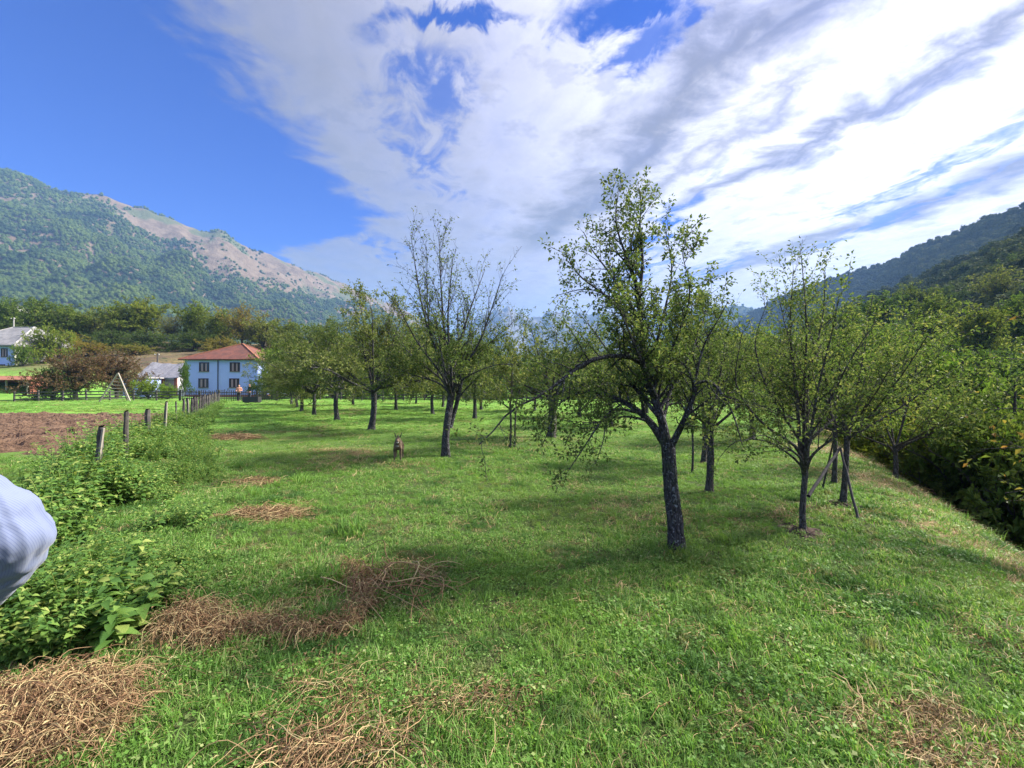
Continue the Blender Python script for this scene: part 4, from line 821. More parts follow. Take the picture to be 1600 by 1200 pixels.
# ladder (double, A-shaped)
rt = empty('wooden_ladder', gp(184, 43)); rt.scale = (1.12,)*3; 
def legs(s):
    mb = MB(); mb.bar((s*-1.35, 0, 0), (s*-.15, .25, 2.35), .07); return mb
mb = MB(); mb.bar((-1.35, -.25, 0), (-.1, .1, 2.4), .09); mb.build('leg', M['palewood'], rt)
mb = MB(); mb.bar((1.25, -.2, 0), (-.05, .1, 2.45), .08); mb.build('leg', M['palewood'], rt)
mb = MB(); mb.bar((.25, .7, 0), (.0, .15, 2.3), .07); mb.build('leg', M['wood'], rt)
mb = MB()
for k in range(7): t = .12+k*.12; mb.bar((-1.35+1.25*t, -.22+.3*t, 2.4*t), (.25-.25*t, .7-.55*t, 2.3*t), .05)
mb.build('rungs', M['palewood'], rt); tag(rt, 'A-shaped wooden ladder with rungs standing before the brown-leaved tree', 'ladder')

# ---------------------------------------------------------------- buildings
def wallmat(name, col, dirty): return mat(name, col, .9, [(.6, .35, dirty), (6, .25, tuple(c*.85 for c in col))], (30, .2, .01))
M['white'] = wallmat('pale_blue_shaded_plaster', (.37, .46, .86), (.31, .40, .76)); M['white2'] = wallmat('white_plaster', (.78, .77, .76), (.62, .60, .60))  # first: bluish white paint with the shaded walls' blue put into its colour
M['frame'] = mat('brown_window_frame', (.05, .02, .02), .5); M['glass'] = mat('window_glass', (.03, .035, .05), .08, spec=.6); M['curtain'] = mat('curtain', (.30, .22, .24), .9)
M['iron'] = mat('dark_metal', (.03, .03, .035), .5); M['brick'] = mat('brick', (.30, .11, .07), .9, [(5, .6, (.20, .09, .07))], (30, .5, .01)); M['rustroof'] = mat('rusty_sheet', (.20, .08, .045), .8, [(1.2, .6, (.30, .13, .08))])
M['concrete'] = mat('concrete', (.36, .35, .34), .9, [(3, .5, (.25, .24, .24))])
def tiles(name, c1, c2, c3, rs=3.2, cs=2.4):
    m = D.materials.new(name); m.use_nodes = True; N = NT(m.node_tree); b = m.node_tree.nodes['Principled BSDF']
    g = N.n('ShaderNodeTexCoord').outputs['Object']; s = N.n('ShaderNodeSeparateXYZ', Vector=g)
    cell = N.n('ShaderNodeTexWhiteNoise'); cell.noise_dimensions = '3D'
    v = N.comb(N.m('FLOOR', N.m('MULTIPLY', s.outputs[0], cs)), N.m('FLOOR', N.m('MULTIPLY', s.outputs[1], cs)), N.m('FLOOR', N.m('MULTIPLY', s.outputs[2], rs*2)))
    N.set(cell.inputs['Vector'], v); c = N.mix(cell.outputs['Value'], c1, c2); c = N.mix(N.m('MULTIPLY', N.ss(.45, .62, N.noise(g, .9, 5, .65)), .7), c, c3)
    wv = N.m('FRACT', N.m('MULTIPLY', s.outputs[2], rs*2)); N.set(b.inputs['Base Color'], c); b.inputs['Roughness'].default_value = .85
    bm = N.n('ShaderNodeBump', Height=wv); bm.inputs['Strength'].default_value = .7; bm.inputs['Distance'].default_value = .04; N.set(b.inputs['Normal'], bm.outputs[0]); return m
M['redtile'] = tiles('red_tiles', (.11, .034, .024), (.16, .055, .036), (.07, .03, .024)); M['greytile'] = tiles('grey_slates', (.17, .17, .18), (.23, .225, .23), (.12, .12, .13), 2.2)
M['metalroof'] = mat('patched_grey_sheet', (.17, .17, .19), .7, [(.7, .7, (.11, .11, .13)), (3, .5, (.26, .26, .29))])
def hip_roof(name, x0, x1, y0, y1, z, zt, ax0, ax1, ym, mt, parent, th=.14):
    V = [(x0, y0, z), (x1, y0, z), (x1, y1, z), (x0, y1, z), (ax0, ym, zt), (ax1, ym, zt)]; V += [(a, b, c-th) for a, b, c in V[:4]]
    mb = MB(); mb.add(V, [(0, 1, 5, 4), (2, 3, 4, 5), (0, 6, 7, 1), (1, 7, 8, 2), (2, 8, 9, 3), (3, 9, 6, 0), (6, 9, 8, 7)], [(1, 2, 5), (3, 0, 4)])
    o = mb.build(name, mt, parent); rd = MB()
    for a, b in ((0, 4), (1, 5), (2, 5), (3, 4), (4, 5)):
        if np.linalg.norm(np.array(V[a])-V[b]) > .05: rd.bar(np.array(V[a])+[0, 0, .03], np.array(V[b])+[0, 0, .05], .22, .12)
    return o, rd
def window(parent, x, z, w_, h, y, fr='frame', side=None):
    """window on a wall facing -Y (y = wall face) or, with side, on a wall facing +X at x=side"""
    T_ = (lambda V: V) if side is None else (lambda V: np.stack([side-V[:, 1]+y, V[:, 0], V[:, 2]], 1))
    f = MB(); t = .09
    f.box(x-w_/2, x+w_/2, y-.05, y+.1, z-h/2, z-h/2+t, T_); f.box(x-w_/2, x+w_/2, y-.05, y+.1, z+h/2-t, z+h/2, T_)
    f.box(x-w_/2, x-w_/2+t, y-.048, y+.1, z-h/2+t, z+h/2-t, T_); f.box(x+w_/2-t, x+w_/2, y-.048, y+.1, z-h/2+t, z+h/2-t, T_); f.box(x-.05, x+.05, y-.046, y+.1, z-h/2+t, z+h/2-t, T_)
    o = f.build('window', M[fr], parent)
    p = MB(); p.box(x-w_/2+t, x-.05, y-.02, y-.01, z-h/2+t, z+h/2-t, T_); p.box(x+.05, x+w_/2-t, y-.02, y-.01, z-h/2+t, z+h/2-t, T_); p.build('pane', M['glass'], o)
    c = MB(); c.box(x-w_*.30, x-w_*.10, y-.028, y-.022, z-h/2+t, z+h/2-t-.05, T_); c.box(x+w_*.12, x+w_*.28, y-.028, y-.022, z-h/2+t, z+h/2-t-.05, T_); c.build('curtain', M['curtain'], o)
    s = MB(); s.box(x-w_/2-.06, x+w_/2+.06, y-.12, y-.052, z-h/2-.06, z-h/2, T_); s.build('sill', M['concrete'], o)
# red-roofed house
Yh = 65.; X0, X1 = (289-800)/F*Yh, (402-800)/F*Yh; W_ = X1-X0; hz0 = float(gz((X0+X1)/2, Yh+4)); rt = empty('farmhouse', ((X0+X1)/2, Yh, hz0)); hw = W_/2; DP = 9.
et = 1.6+(HY-563)/F*Yh - hz0
mb = MB(); mb.box(-hw, hw, 0, DP, -.3, et); mb.build('wall', M['white'], rt)
mb = MB(); mb.box(-hw-.03, hw+.03, -.03, DP, -.3, .35); mb.build('plinth', M['brick'], rt)
ro, rd = hip_roof('roof', -hw-.6, hw+.6, -.6, DP+.6, et+.16, 1.6+(HY-537.5)/F*(Yh+4.5)-hz0, .25, .45, DP/2, M['redtile'], rt); rd.build('ridge_tiles', M['rustroof'], ro)
def zpx(y, Y_=Yh): return 1.6+(HY-y)/F*Y_-hz0
def xpx(x, Y_=Yh): return (x-800)/F*Y_-(X0+X1)/2
for wx, wy in ((319, 573.5), (367, 573.5), (318, 598.5), (366, 598.5)): window(rt, xpx(wx), zpx(wy), 1.45, 1.35, 0)
mb = MB(); mb.tubes([(xpx(341), -.09, 0), (xpx(341), -.09, et*.5), (xpx(341), -.09, et)], [.06]*3, 8); mb.build('downpipe', M['iron'], rt, True)
mb = MB(); mb.box(hw, hw+1.3, 2.2, DP-.5, et*.5-.1, et*.5+.06); ba = mb.build('balcony', M['concrete'], rt)
mb = MB()
for k in range(12): mb.bar((hw+1.25, 2.25+k*.53, et*.5+.06), (hw+1.25, 2.25+k*.53, et*.5+.95), .035)
mb.bar((hw+1.25, 2.2, et*.5+.98), (hw+1.25, DP-.5, et*.5+.98), .06); mb.bar((hw+.02, 2.25, et*.5+.98), (hw+1.22, 2.25, et*.5+.98), .05); mb.build('railing', M['iron'], ba)
for yy in (2.3, DP-.65): mb = MB(); mb.box(hw+1.06, hw+1.22, yy, yy+.16, -.2, et*.5-.103); mb.build('column', M['white2'], rt)
window(rt, 4.4, zpx(573.5), 1.1, 1.3, 0, side=hw)
mb = MB(); T_ = lambda V: V; mb.box(hw-.02, hw+.06, 5.4, 6.4, .0, 2.05); mb.build('door', M['frame'], rt)
mb = MB(); a = np.linspace(0, 2*np.pi, 20, endpoint=False); dish = []
for r0, dpt in ((.02, .0), (.25, .03), (.42, .09)): dish += [(r0*math.cos(q), dpt*-1, r0*math.sin(q)) for q in a]
Qd = [(r*20+k, r*20+(k+1) % 20, (r+1)*20+(k+1) % 20, (r+1)*20+k) for r in (0, 1) for k in range(20)]; mb.add(np.array(dish)+[hw+1.3, 1.9, zpx(573)], Qd); mb.bar((hw+1.2, 2.3, zpx(576)), (hw+1.3, 1.95, zpx(573)), .05); mb.bar((hw+1.3, 1.88, zpx(573)), (hw+1.3, 1.45, zpx(574)), .03); mb.build('satellite_dish', M['white2'], rt, True)
tag(rt, 'two-storey bluish white farmhouse with a red tiled hipped roof', 'house')
# grey-roofed house at the left edge
Ya = 80.; Xc = (22-800)/F*Ya; zb = float(gz(Xc-4, Ya+3)); rt = empty('grey_roof_house', (Xc, Ya, zb)); z0 = -2.0; et2 = 1.6+(HY-541)/F*Ya-zb
mb = MB(); mb.box(-11, 0, 0, 12.5, z0, et2); mb.build('wall', M['white'], rt)
mb = MB(); mb.box(0, .08, .02, 12.5, z0, et2-.01); mb.build('side_wall', M['white2'], rt)  # lit side in plain white, against the front with shade in its colour
ro, rd = hip_roof('roof', -11.8, .8, -.8, 13.2, et2+.2, 1.6+(HY-511)/F*(Ya+6)-zb, -7.0, -3.0, 6.2, M['greytile'], rt, .25); rd.build('ridge_tiles', M['concrete'], ro)
zq = lambda y: 1.6+(HY-y)/F*Ya-zb
window(rt, -1.75, zq(551), 1.2, 1.55, 0); window(rt, -2.1, zq(574), 1.0, 1.1, 0); window(rt, -6.5, zq(551), 1.2, 1.55, 0)
window(rt, 8, zq(556), 1.0, 1.2, 0, side=.08)
tag(rt, 'white two-storey house with a grey hipped roof at the left edge', 'house')
# open shed with rusty orange roof
Yb = 62.; xa, xb = (-60-800)/F*Yb, (44-800)/F*Yb; zb = float(gz(xb-1, Yb)); rt = empty('open_shed', (xb, Yb, zb)); zt = 1.6+(HY-592)/F*Yb-zb; zl = 1.6+(HY-610)/F*Yb-zb
wdt = xb-xa; zr = zl-.3 if zl > -.2 else -.3
mb = MB(); mb.add([(-wdt, -.7, zt-.12), (.5, -.7, zt-.12), (.5, 4, zt+.5), (-wdt, 4, zt+.5), (-wdt, -.7, zt-.2), (.5, -.7, zt-.2), (.5, 4, zt+.42), (-wdt, 4, zt+.42)], [(0, 1, 2, 3), (7, 6, 5, 4), (0, 4, 5, 1), (1, 5, 6, 2), (2, 6, 7, 3), (3, 7, 4, 0)]); mb.build('roof', M['rustroof'], rt)
mb = MB(); mb.box(-wdt, 0, 3.6, 3.8, -.4, zt+.36); mb.box(-.2, 0, .2, 3.59, -.4, zt-.02); mb.build('wall', M['brick'], rt)
for k in range(4): mb = MB(); mb.box(-.16-k*2.9, -k*2.9, -.1, .06, -.4, zt-.13); mb.build('post', M['palewood'], rt)
tag(rt, 'low open shed with a rusty orange roof below the grey-roofed house', 'shed')
# small barn
Yc = 70.; xa, xb = (212-800)/F*Yc, (281-800)/F*Yc; zb = float(gz((xa+xb)/2, Yc)); rt = empty('barn', ((xa+xb)/2, Yc, zb)); hb = (xb-xa)/2; ze = 1.6+(HY-590)/F*Yc-zb; zt = 1.6+(HY-567)/F*(Yc+3)-zb
mb = MB(); mb.box(-hb+.5, hb-.7, .5, 6, -.2, ze+.1); mb.build('wall', M['white2'], rt)
n_ = 13; V = []; 
for k in range(n_):
    x = -hb+2*hb*k/(n_-1); sg = -.28*math.sin(math.pi*k/(n_-1))+.06*math.sin(k*1.7)
    V += [(x, -.2, ze+.05+sg*.3), (x+.25*(k > 6), 3.2, zt+sg+.15), (x, 6.6, ze+.1)]
V = np.array(V); V2 = V-[0, 0, .12]; Qb = []
for k in range(n_-1):
    a = k*3
    for s in (0, 1): Qb += [(a+s, a+3+s, a+4+s, a+1+s), (a+1+s+39, a+4+s+39, a+3+s+39, a+s+39)]
    Qb += [(a, a+39, a+42, a+3), (a+2, a+5, a+44, a+41)]
for s in (0, 36): Qb += [(s, s+1, s+40, s+39), (s+1, s+2, s+41, s+40)]
mb = MB(); mb.add(np.vstack([V, V2]), Qb); mb.build('roof', M['metalroof'], rt)
for x in (-hb+.7, hb-2.9, hb-.95): mb = MB(); mb.box(x-.22, x+.22, .35, .62, -.2, ze+.08); mb.build('brick_pillar', M['brick'], rt)
mb = MB(); mb.box(hb-2.6, hb-1.3, .44, .497, .2, ze-.3); mb.build('door', M['palewood'], rt)
mb = MB(); mb.box(-hb+1.3, -hb+2.6, .44, .497, .0, ze-.25); mb.build('door', M['darkwood'], rt)
tag(rt, 'small barn with a sagging grey sheet roof and brick pillars', 'barn')
# small outbuilding
Yd = 66.; xa, xb = (192-800)/F*Yd, (226-800)/F*Yd; zb = float(gz(xb, Yd)); rt = empty('outbuilding', ((xa+xb)/2, Yd, zb)); hb = (xb-xa)/2; ze = 1.6+(HY-591)/F*Yd-zb
mb = MB(); mb.box(-hb, hb, 0, 3, -.2, ze); mb.build('wall', M['white'], rt); mb = MB(); mb.box(-hb-.3, hb+.3, -.3, 3.3, ze+.003, ze+.16); mb.build('roof', M['concrete'], rt)
mb = MB(); mb.box(-.9, -.1, -.06, -.003, 0, 1.8); mb.build('door', M['darkwood'], rt); tag(rt, 'low bluish white outbuilding left of the barn', 'outbuilding')
# tiny white houses up on the bank, half hidden by trees
for pxl, Y_, w_, lab in ((8, 127, 5, 'small white house half hidden by trees above the grey roof'),):
    p = gp(pxl, Y_); rt = empty('hillside_house', p); ztop = 1.6+(HY-478)/F*Y_-p[2]
    mb = MB(); mb.box(-w_/2, w_/2, 0, 4, -1, ztop-.4); mb.build('wall', M['white2'], rt); ro, rd = hip_roof('roof', -w_/2-.3, w_/2+.3, -.3, 4.3, ztop-.25, ztop+.9, -w_*.2, w_*.2, 2, M['greytile'], rt)
    window(rt, w_*.2, ztop-1.3, .7, .8, 0); tag(rt, lab, 'house')
# utility poles
for pxl, Y_, h, lab in ((246, 86, None, 'dark utility pole rising behind the barn'), (21, 96, None, 'pale pole behind the ridge of the grey-roofed house')):
    p = gp(pxl, Y_); tp = 1.6+(HY-(552 if pxl == 246 else 496))/F*Y_-p[2]; rt = empty('utility_pole', p)
    mb = MB(); mb.tubes([(0, 0, -.2), (0, 0, tp*.5), (0.03, 0, tp)], [.15, .13, .1], 8); mb.build('pole', M['darkwood'] if pxl == 246 else M['concrete'], rt, True)
    mb = MB(); mb.bar((-.5, -.13, tp-.35), (.5, -.13, tp-.35), .09); mb.build('crossarm', M['darkwood'], rt)
    for s in (-.4, .4): mb = MB(); mb.tubes([(s, -.13, tp-.3), (s, -.13, tp-.2), (s, -.13, tp-.12)], [.04, .06, .03], 8); mb.build('insulator', M['white2'], rt, True)
    tag(rt, lab, 'pole')
# stack of pale boards and a trough by the far fence
rt = empty('plank_stack', gp(731, 51)); mb = MB()
for k in range(6): mb.box(-1.9+.08*math.sin(k*2), 1.9+.1*math.cos(k*3), 0, 1., .1+k*.15, .21+k*.15)
mb.build('planks', M['palewood'], rt)
for x in (-1.3, 1.3): mb = MB(); mb.box(x-.1, x+.1, .02, .98, -.05, .097); mb.build('bearer', M['darkwood'], rt)
tag(rt, 'pale horizontal stack of boards behind the far fence, right of the twin-stemmed tree', 'plank stack')
rt = empty('feed_trough', gp(394, 41)); mb = MB(); mb.box(-.7, .7, -.3, -.24, .05, .55); mb.box(-.7, .7, .24, .3, .05, .55); mb.box(-.7, -.64, -.239, .239, .05, .55); mb.box(.64, .7, -.239, .239, .05, .55); mb.box(-.64, .64, -.239, .239, .08, .14); mb.build('tub', M['iron'], rt)
for x in (-.5, .5): mb = MB(); mb.box(x-.05, x+.05, -.28, .28, -.05, .047); mb.build('foot', M['darkwood'], rt)
tag(rt, 'black trough lying on the grass below the two people', 'trough')

# ---------------------------------------------------------------- living things (skin-modifier bodies)
def skin(name, pts, edges, radii, mt, parent=None, root=0, sub=2, loc=None):
    me = D.meshes.new(name); me.from_pydata([tuple(p) for p in pts], edges, []); me.update(); o = link(name, me, mt, parent, loc)
    sk = o.modifiers.new('skin', 'SKIN'); sk.use_smooth_shade = True
    lay = me.skin_vertices[0].data if me.skin_vertices else None
    if lay is None:
        bpy.context.view_layer.objects.active = o; me.skin_vertices  # layer is made with the modifier
        lay = me.skin_vertices[0].data
    for k, r in enumerate(radii):
        lay[k].radius = (r, r) if not isinstance(r, tuple) else r; lay[k].use_root = (k == root)
    sb = o.modifiers.new('subdivision', 'SUBSURF'); sb.levels = sub; sb.render_levels = sub
    return o
def clothmat(name, col, stripe=None):
    m = mat(name, col, .85, None, (220, .12, .002)); N = NT(m.node_tree); b = m.node_tree.nodes['Principled BSDF']
    uv = N.n('ShaderNodeTexCoord').outputs['Object']
    if stripe:
        a = N.n('ShaderNodeAttribute'); a.attribute_name = 'stripe'
        f = N.ss(.5, .9, N.m('SINE', N.m('MULTIPLY', a.outputs['Fac'], 2*math.pi*stripe[0])), 0, 1); N.set(b.inputs['Base Color'], N.mix(N.m('MULTIPLY', f, .75), col, stripe[1]))
    b.inputs['Sheen Weight'].default_value = .15; return m
M['skin'] = mat('skin', (.42, .22, .15), .5, [(30, .3, (.36, .17, .12))]); M['hair'] = mat('dark_hair', (.02, .015, .012), .6, None, (150, .6, .004))
M['shirt'] = clothmat('striped_shirt', (.56, .62, .83), (46, (.33, .40, .66))); M['trousers'] = mat('dark_trousers', (.03, .035, .05), .9, None, (120, .3, .004)); M['shoe'] = mat('shoe', (.03, .025, .02), .6)
def person(loc, rz, h, shirt, legc, lab, pose, hairm='hair', detail=1):
    """standing figure, one continuous body; pose gives elbow and hand points (unit height figure 1.75)"""
    rt = empty('person', loc, rz); s = h/1.75
    (eL, wL), (eR, wR) = pose
    pts = [(0, 0, .96), (0, .0, 1.14), (0, .01, 1.32), (0, .02, 1.44), (0, 0, 1.51), (0, -.015, 1.58), (0, -.02, 1.66), (0, -.01, 1.73)]
    rad = [(.15, .11), (.135, .10), (.17, .11), (.10, .08), .055, .072, .088, .05]
    ed = [(k, k+1) for k in range(7)]
    def chain(start, ps, rs):
        prev = start
        for p, r in zip(ps, rs): pts.append(p); rad.append(r); ed.append((prev, len(pts)-1)); prev = len(pts)-1
        return prev
    for sx in (-1, 1): chain(0, [(sx*.09, 0, .86), (sx*.10, -.01, .50), (sx*.10, .02, .10), (sx*.105, -.02, .05), (sx*.115, -.13, .035)], [.085, .06, .042, .04, .034])
    for sx, e, w_ in ((-1, eL, wL), (1, eR, wR)):
        sh = (sx*.185, .01, 1.42); e = np.array(e); w_ = np.array(w_); dvec = nrm(w_-e)
        k = chain(3, [sh, tuple((np.array(sh)+e)/2), tuple(e), tuple((e+w_)/2), tuple(w_)], [.062, .05, .043, .038, .028])
        sdv = nrm(np.cross(dvec, np.array((0, 0, 1.))+.01)); pal = w_+dvec*.05
        k = chain(k, [tuple(pal)], [.032])
        for q, (off, L_) in enumerate(((-.028, .065), (-.009, .075), (.010, .07), (.028, .055))):
            b0 = pal+dvec*.03+sdv*off; chain(k, [tuple(b0), tuple(b0+dvec*L_*.5-np.array([0, 0, .008])), tuple(b0+dvec*L_-np.array([0, 0, .03]))], [.010, .009, .0075])
        chain(k, [tuple(pal-sdv*.04), tuple(pal-sdv*.055+dvec*.035)], [.012, .009])
    chain(6, [(0, -.115, 1.635)], [.014])
    for sx in (-1, 1): chain(6, [(sx*.092, 0, 1.65)], [.014])
    bd = skin('body', [tuple(np.array(p)*s) for p in pts], ed, [tuple(np.array(r)*s) if isinstance(r, tuple) else r*s for r in rad], M['skin'], rt)
    for sx in (-1, 1): mb = MB(); v, q = tube_batch(np.array([[(sx*.032, -.10, 1.665), (sx*.032, -.108, 1.665), (sx*.032, -.113, 1.665)]])*s, np.array([[.012, .010, .001]])*s, 8); mb.add(v, q); mb.build('eye', M['iron'], rt, True)
    mb = MB(); mb.tubes(np.array([(-.025, -.102, 1.60), (0, -.108, 1.598), (.025, -.102, 1.60)])*s, np.array([.003, .006, .003])*s, 6); mb.build('mouth', M['brick'], rt, True)
    skin('hair', np.array([(0, .03, 1.66), (0, .0, 1.735), (0, -.05, 1.745)])*s, [(0, 1), (1, 2)], [.088*s, .072*s, .05*s], M[hairm], rt)
    # trousers
    tp = [(0, 0, 1.0), (0, 0, .90)]; te = [(0, 1)]; tr = [(.16, .12), (.165, .13)]
    for sx in (-1, 1):
        k = 1
        for p, r in (((sx*.095, 0, .82), .10), ((sx*.10, -.01, .50), .078), ((sx*.10, .02, .10), .062)): tp.append(p); tr.append(r); te.append((k, len(tp)-1)); k = len(tp)-1
    skin('trousers', np.array(tp)*s, te, [tuple(np.array(r)*s) if isinstance(r, tuple) else r*s for r in tr], legc, rt)
    for sx in (-1, 1): skin('shoe', np.array([(sx*.10, .05, .045), (sx*.105, -.05, .04), (sx*.115, -.15, .035)])*s, [(0, 1), (1, 2)], [.045*s, .045*s, .038*s], M['shoe'], rt)
    return rt, s, pts
def small_shirt(rt, s, pose, mt, long=True):
    (eL, wL), (eR, wR) = pose; P_ = [(0, 0, .93), (0, 0, 1.14), (0, .01, 1.32), (0, .02, 1.43), (0, .01, 1.475)]; Rr = [(.175, .135), (.165, .13), (.19, .135), (.14, .10), (.07, .065)]; E = [(0, 1), (1, 2), (2, 3), (3, 4)]
    for sx, e, w_ in ((-1, eL, wL), (1, eR, wR)):
        k = 3
        for p, r in (((sx*.19, .01, 1.415), .075), (tuple(e), .058), (tuple(np.array(e)*.15+np.array(w_)*.85), .045)): P_.append(p); Rr.append(r); E.append((k, len(P_)-1)); k = len(P_)-1
    skin('shirt', np.array(P_)*s, E, [tuple(np.array(r)*s) if isinstance(r, tuple) else r*s for r in Rr], mt, rt)
M['orange'] = mat('orange_top', (.50, .24, .17), .9); M['navy'] = mat('dark_jacket', (.02, .025, .04), .9)
poseA = (((-.27, .0, 1.14), (-.20, -.22, 1.10)), ((.27, .0, 1.14), (.18, -.24, 1.12)))
poseB = (((-.30, .02, 1.15), (-.16, -.14, .98)), ((.30, .05, 1.16), (.22, -.12, .96)))
rt, s, _ = person(gp(373.5, 46.5), R(20), 1.72, None, M['trousers'], '', poseA); small_shirt(rt, s, poseA, M['orange']); tag(rt, 'person in a light orange top standing at the fence before the red-roofed house', 'person')
rt, s, _ = person(gp(390, 45.8), R(-30), 1.78, None, M['trousers'], '', poseB); small_shirt(rt, s, poseB, M['navy']); tag(rt, 'person in dark clothes at the fence, right of the one in orange', 'person')
# foreground person: only the sleeve of the bent right arm is in view. Figure faces -Y locally; rotated to look into the scene
loc = (-1.35, .80, float(gz(-1.35, .8)))
# local frame after rz=180deg: local x -> -world x
sh_w = np.array((-1.235, .80, 1.425)); el_w = np.array((-1.062, .93, 1.285)); wr_w = np.array((-1.215, 1.0, 1.125))
def loc_of(wp): return (-(wp[0]-loc[0]), -(wp[1]-loc[1]), wp[2]-loc[2])
eR_ = loc_of(el_w); wR_ = loc_of(wr_w); poseC = ((eR_, wR_), ((-eR_[0], eR_[1]+.02, eR_[2]), (-wR_[0]*.7, wR_[1], wR_[2]-.02)))
rt, s, _ = person(loc, math.pi, 1.75, None, M['trousers'], '', poseC)
tag(rt, 'person at the left edge, bent arm in a pale blue striped shirt sleeve', 'person')
# shirt: torso and sleeves as tubes with folds
def sleeve(sh, el, wr, sgn, name='sleeve'):
    n_, k = 170, 130; sh, el, wr = map(np.array, (sh, el, wr))
    path = resample(catmull([sh+(sh-el)*.25, sh, (sh*.45+el*.55)+[0, .0, .012], el, (el*.45+wr*.55)-[0, 0, .006], wr], 12), n_); t = np.linspace(0, 1, n_)
    rad = np.interp(t, [0, .15, .35, .52, .62, .75, .92, 1], [.10, .095, .088, .080, .076, .072, .064, .052])
    V, Q = tube_batch(path[None], rad[None], k); cc = np.repeat(path, k, 0); a = np.tile(np.arange(k)/k*2*np.pi, n_); tt = np.repeat(t, k)
    inner = nrm((sh+wr)/2-el); dirn = nrm(V-cc); fac = (dirn*inner).sum(1)      # folds gather on the inner side of the elbow
    rid = lambda u, v, o: 1-2.6*np.abs(fbm(u, v, o))
    ca_, sa_ = np.cos(a)*1.1, np.sin(a)*1.1
    fold = .085*rid(ca_*1.3+tt*5+3, sa_*1.3+tt*9, 2)*np.exp(-((tt-.52)/.30)**2) + .05*rid(ca_*2.1-tt*9, sa_*2.1+tt*13+7, 2)
    fold += .045*np.sin((tt-.52)*70+2.2*np.sin(a*2+.5)+fac)*np.exp(-((tt-.56)/.14)**2) + .05*fbm(ca_*3+tt*14, sa_*3-tt*8, 2)
    fold -= .05
    V = cc+(V-cc)*(1+fold[:, None]); me = mesh_from(name, V, [Q]); at = me.attributes.new('stripe', 'FLOAT', 'POINT'); at.data.foreach_set('value', (a/(2*np.pi)).astype(np.float32))
    return me
m_ = clothmat('sleeve_cloth', (.14, .17, .27), (112, (.09, .115, .22))); 
o = link('sleeve', sleeve((-.195, 0, 1.425), poseC[0][0] if poseC[0][0][0] < 0 else poseC[0][0], poseC[0][1], 1), m_, rt) if False else None
for e, w_ in poseC:
    sx = 1 if e[0] > 0 else -1; link('sleeve', sleeve((sx*.175, .0, 1.455), e, w_, sx), m_, rt)
    d = nrm(np.array(w_)-np.array(e)); mb = MB(); c0 = np.array(w_)-d*.015; mb.tubes([c0, c0+d*.02, c0+d*.04], [.050, .050, .047], 20); mb.build('cuff', m_, rt, True)
n_, k = 30, 48; zz = np.linspace(.86, 1.49, n_); a = np.arange(k)/k*2*np.pi; wx = np.interp(zz, [.86, 1.0, 1.15, 1.32, 1.41, 1.46, 1.49], [.20, .195, .185, .205, .19, .12, .075]); wy = np.interp(zz, [.86, 1.15, 1.35, 1.44, 1.49], [.155, .15, .145, .11, .07])
V = np.stack([wx[:, None]*np.cos(a)*(1+.02*np.sin(a*6+zz[:, None]*9)), wy[:, None]*np.sin(a)+.01, zz[:, None]+0*a], -1).reshape(-1, 3); i = np.arange(n_-1)[:, None]*k; j = np.arange(k)[None]; Q = np.stack([i+j, i+(j+1) % k, i+k+(j+1) % k, i+k+j], -1).reshape(-1, 4)
me = mesh_from('shirt', V, [Q]); at = me.attributes.new('stripe', 'FLOAT', 'POINT'); at.data.foreach_set('value', np.tile(a/(2*np.pi), n_).astype(np.float32)); link('shirt', me, m_, rt)

# dog, facing the camera
M['fur'] = mat('grey_brown_fur', (.14, .095, .06), .95, [(9, .8, (.05, .038, .03)), (22, .5, (.20, .15, .11))], (70, .8, .01)); M['darkfur'] = mat('dark_fur', (.025, .022, .022), .95); M['palefur'] = mat('pale_fur', (.62, .58, .52), .95, None, (60, .6, .01)); M['greyfur'] = mat('grey_leg_fur', (.26, .25, .22), .95, [(12, .5, (.15, .14, .13))], (60, .8, .01))
rt = empty('dog', gp(622, 9.35), R(10)); rt.scale = (1.08,)*3
pts = [(0, .02, .30), (0, .20, .30), (0, .36, .31), (0, -.10, .315), (0, -.17, .37), (.015, -.21, .425), (.02, -.25, .445), (.02, -.31, .425), (.02, -.365, .41)]
ed = [(0, 1), (1, 2), (0, 3), (3, 4), (4, 5), (5, 6), (6, 7), (7, 8)]; rad = [(.075, .095), (.07, .085), (.065, .07), (.075, .095), .060, .052, .054, .034, .022]
def ch(st, ps, rs):
    k = st
    for p, r in zip(ps, rs): pts.append(p); rad.append(r); ed.append((k, len(pts)-1)); k = len(pts)-1
    return k
for sx in (-1, 1):
    ch(3, [(sx*.055, -.10, .22), (sx*.058, -.09, .13), (sx*.058, -.10, .03), (sx*.06, -.135, .014)], [.032, .020, .015, .018])
    ch(2, [(sx*.06, .36, .23), (sx*.065, .30, .17), (sx*.065, .40, .10), (sx*.065, .37, .03), (sx*.066, .335, .014)], [.042, .026, .017, .015, .018])
ch(2, [(-.01, .45, .34), (-.03, .53, .38), (-.05, .58, .44)], [.026, .022, .012])
skin('body', pts, ed, rad, M['fur'], rt)
for sx in (-1, 1):
    skin('ear', [(.02+sx*.035, -.235, .478), (.02+sx*.052, -.235, .525), (.02+sx*.068, -.235, .575)], [(0, 1), (1, 2)], [(.034, .014), (.030, .010), (.006, .005)], M['darkfur'], rt)
    skin('eye', [(.02+sx*.026, -.294, .455), (.02+sx*.027, -.299, .455)], [(0, 1)], [.007, .004], M['darkfur'], rt, sub=1)
skin('nose', [(.02, -.382, .412), (.02, -.39, .412)], [(0, 1)], [.012, .008], M['darkfur'], rt, sub=1)
skin('muzzle_patch', [(.02, -.33, .404), (.02, -.368, .398)], [(0, 1)], [.030, .018], M['palefur'], rt)
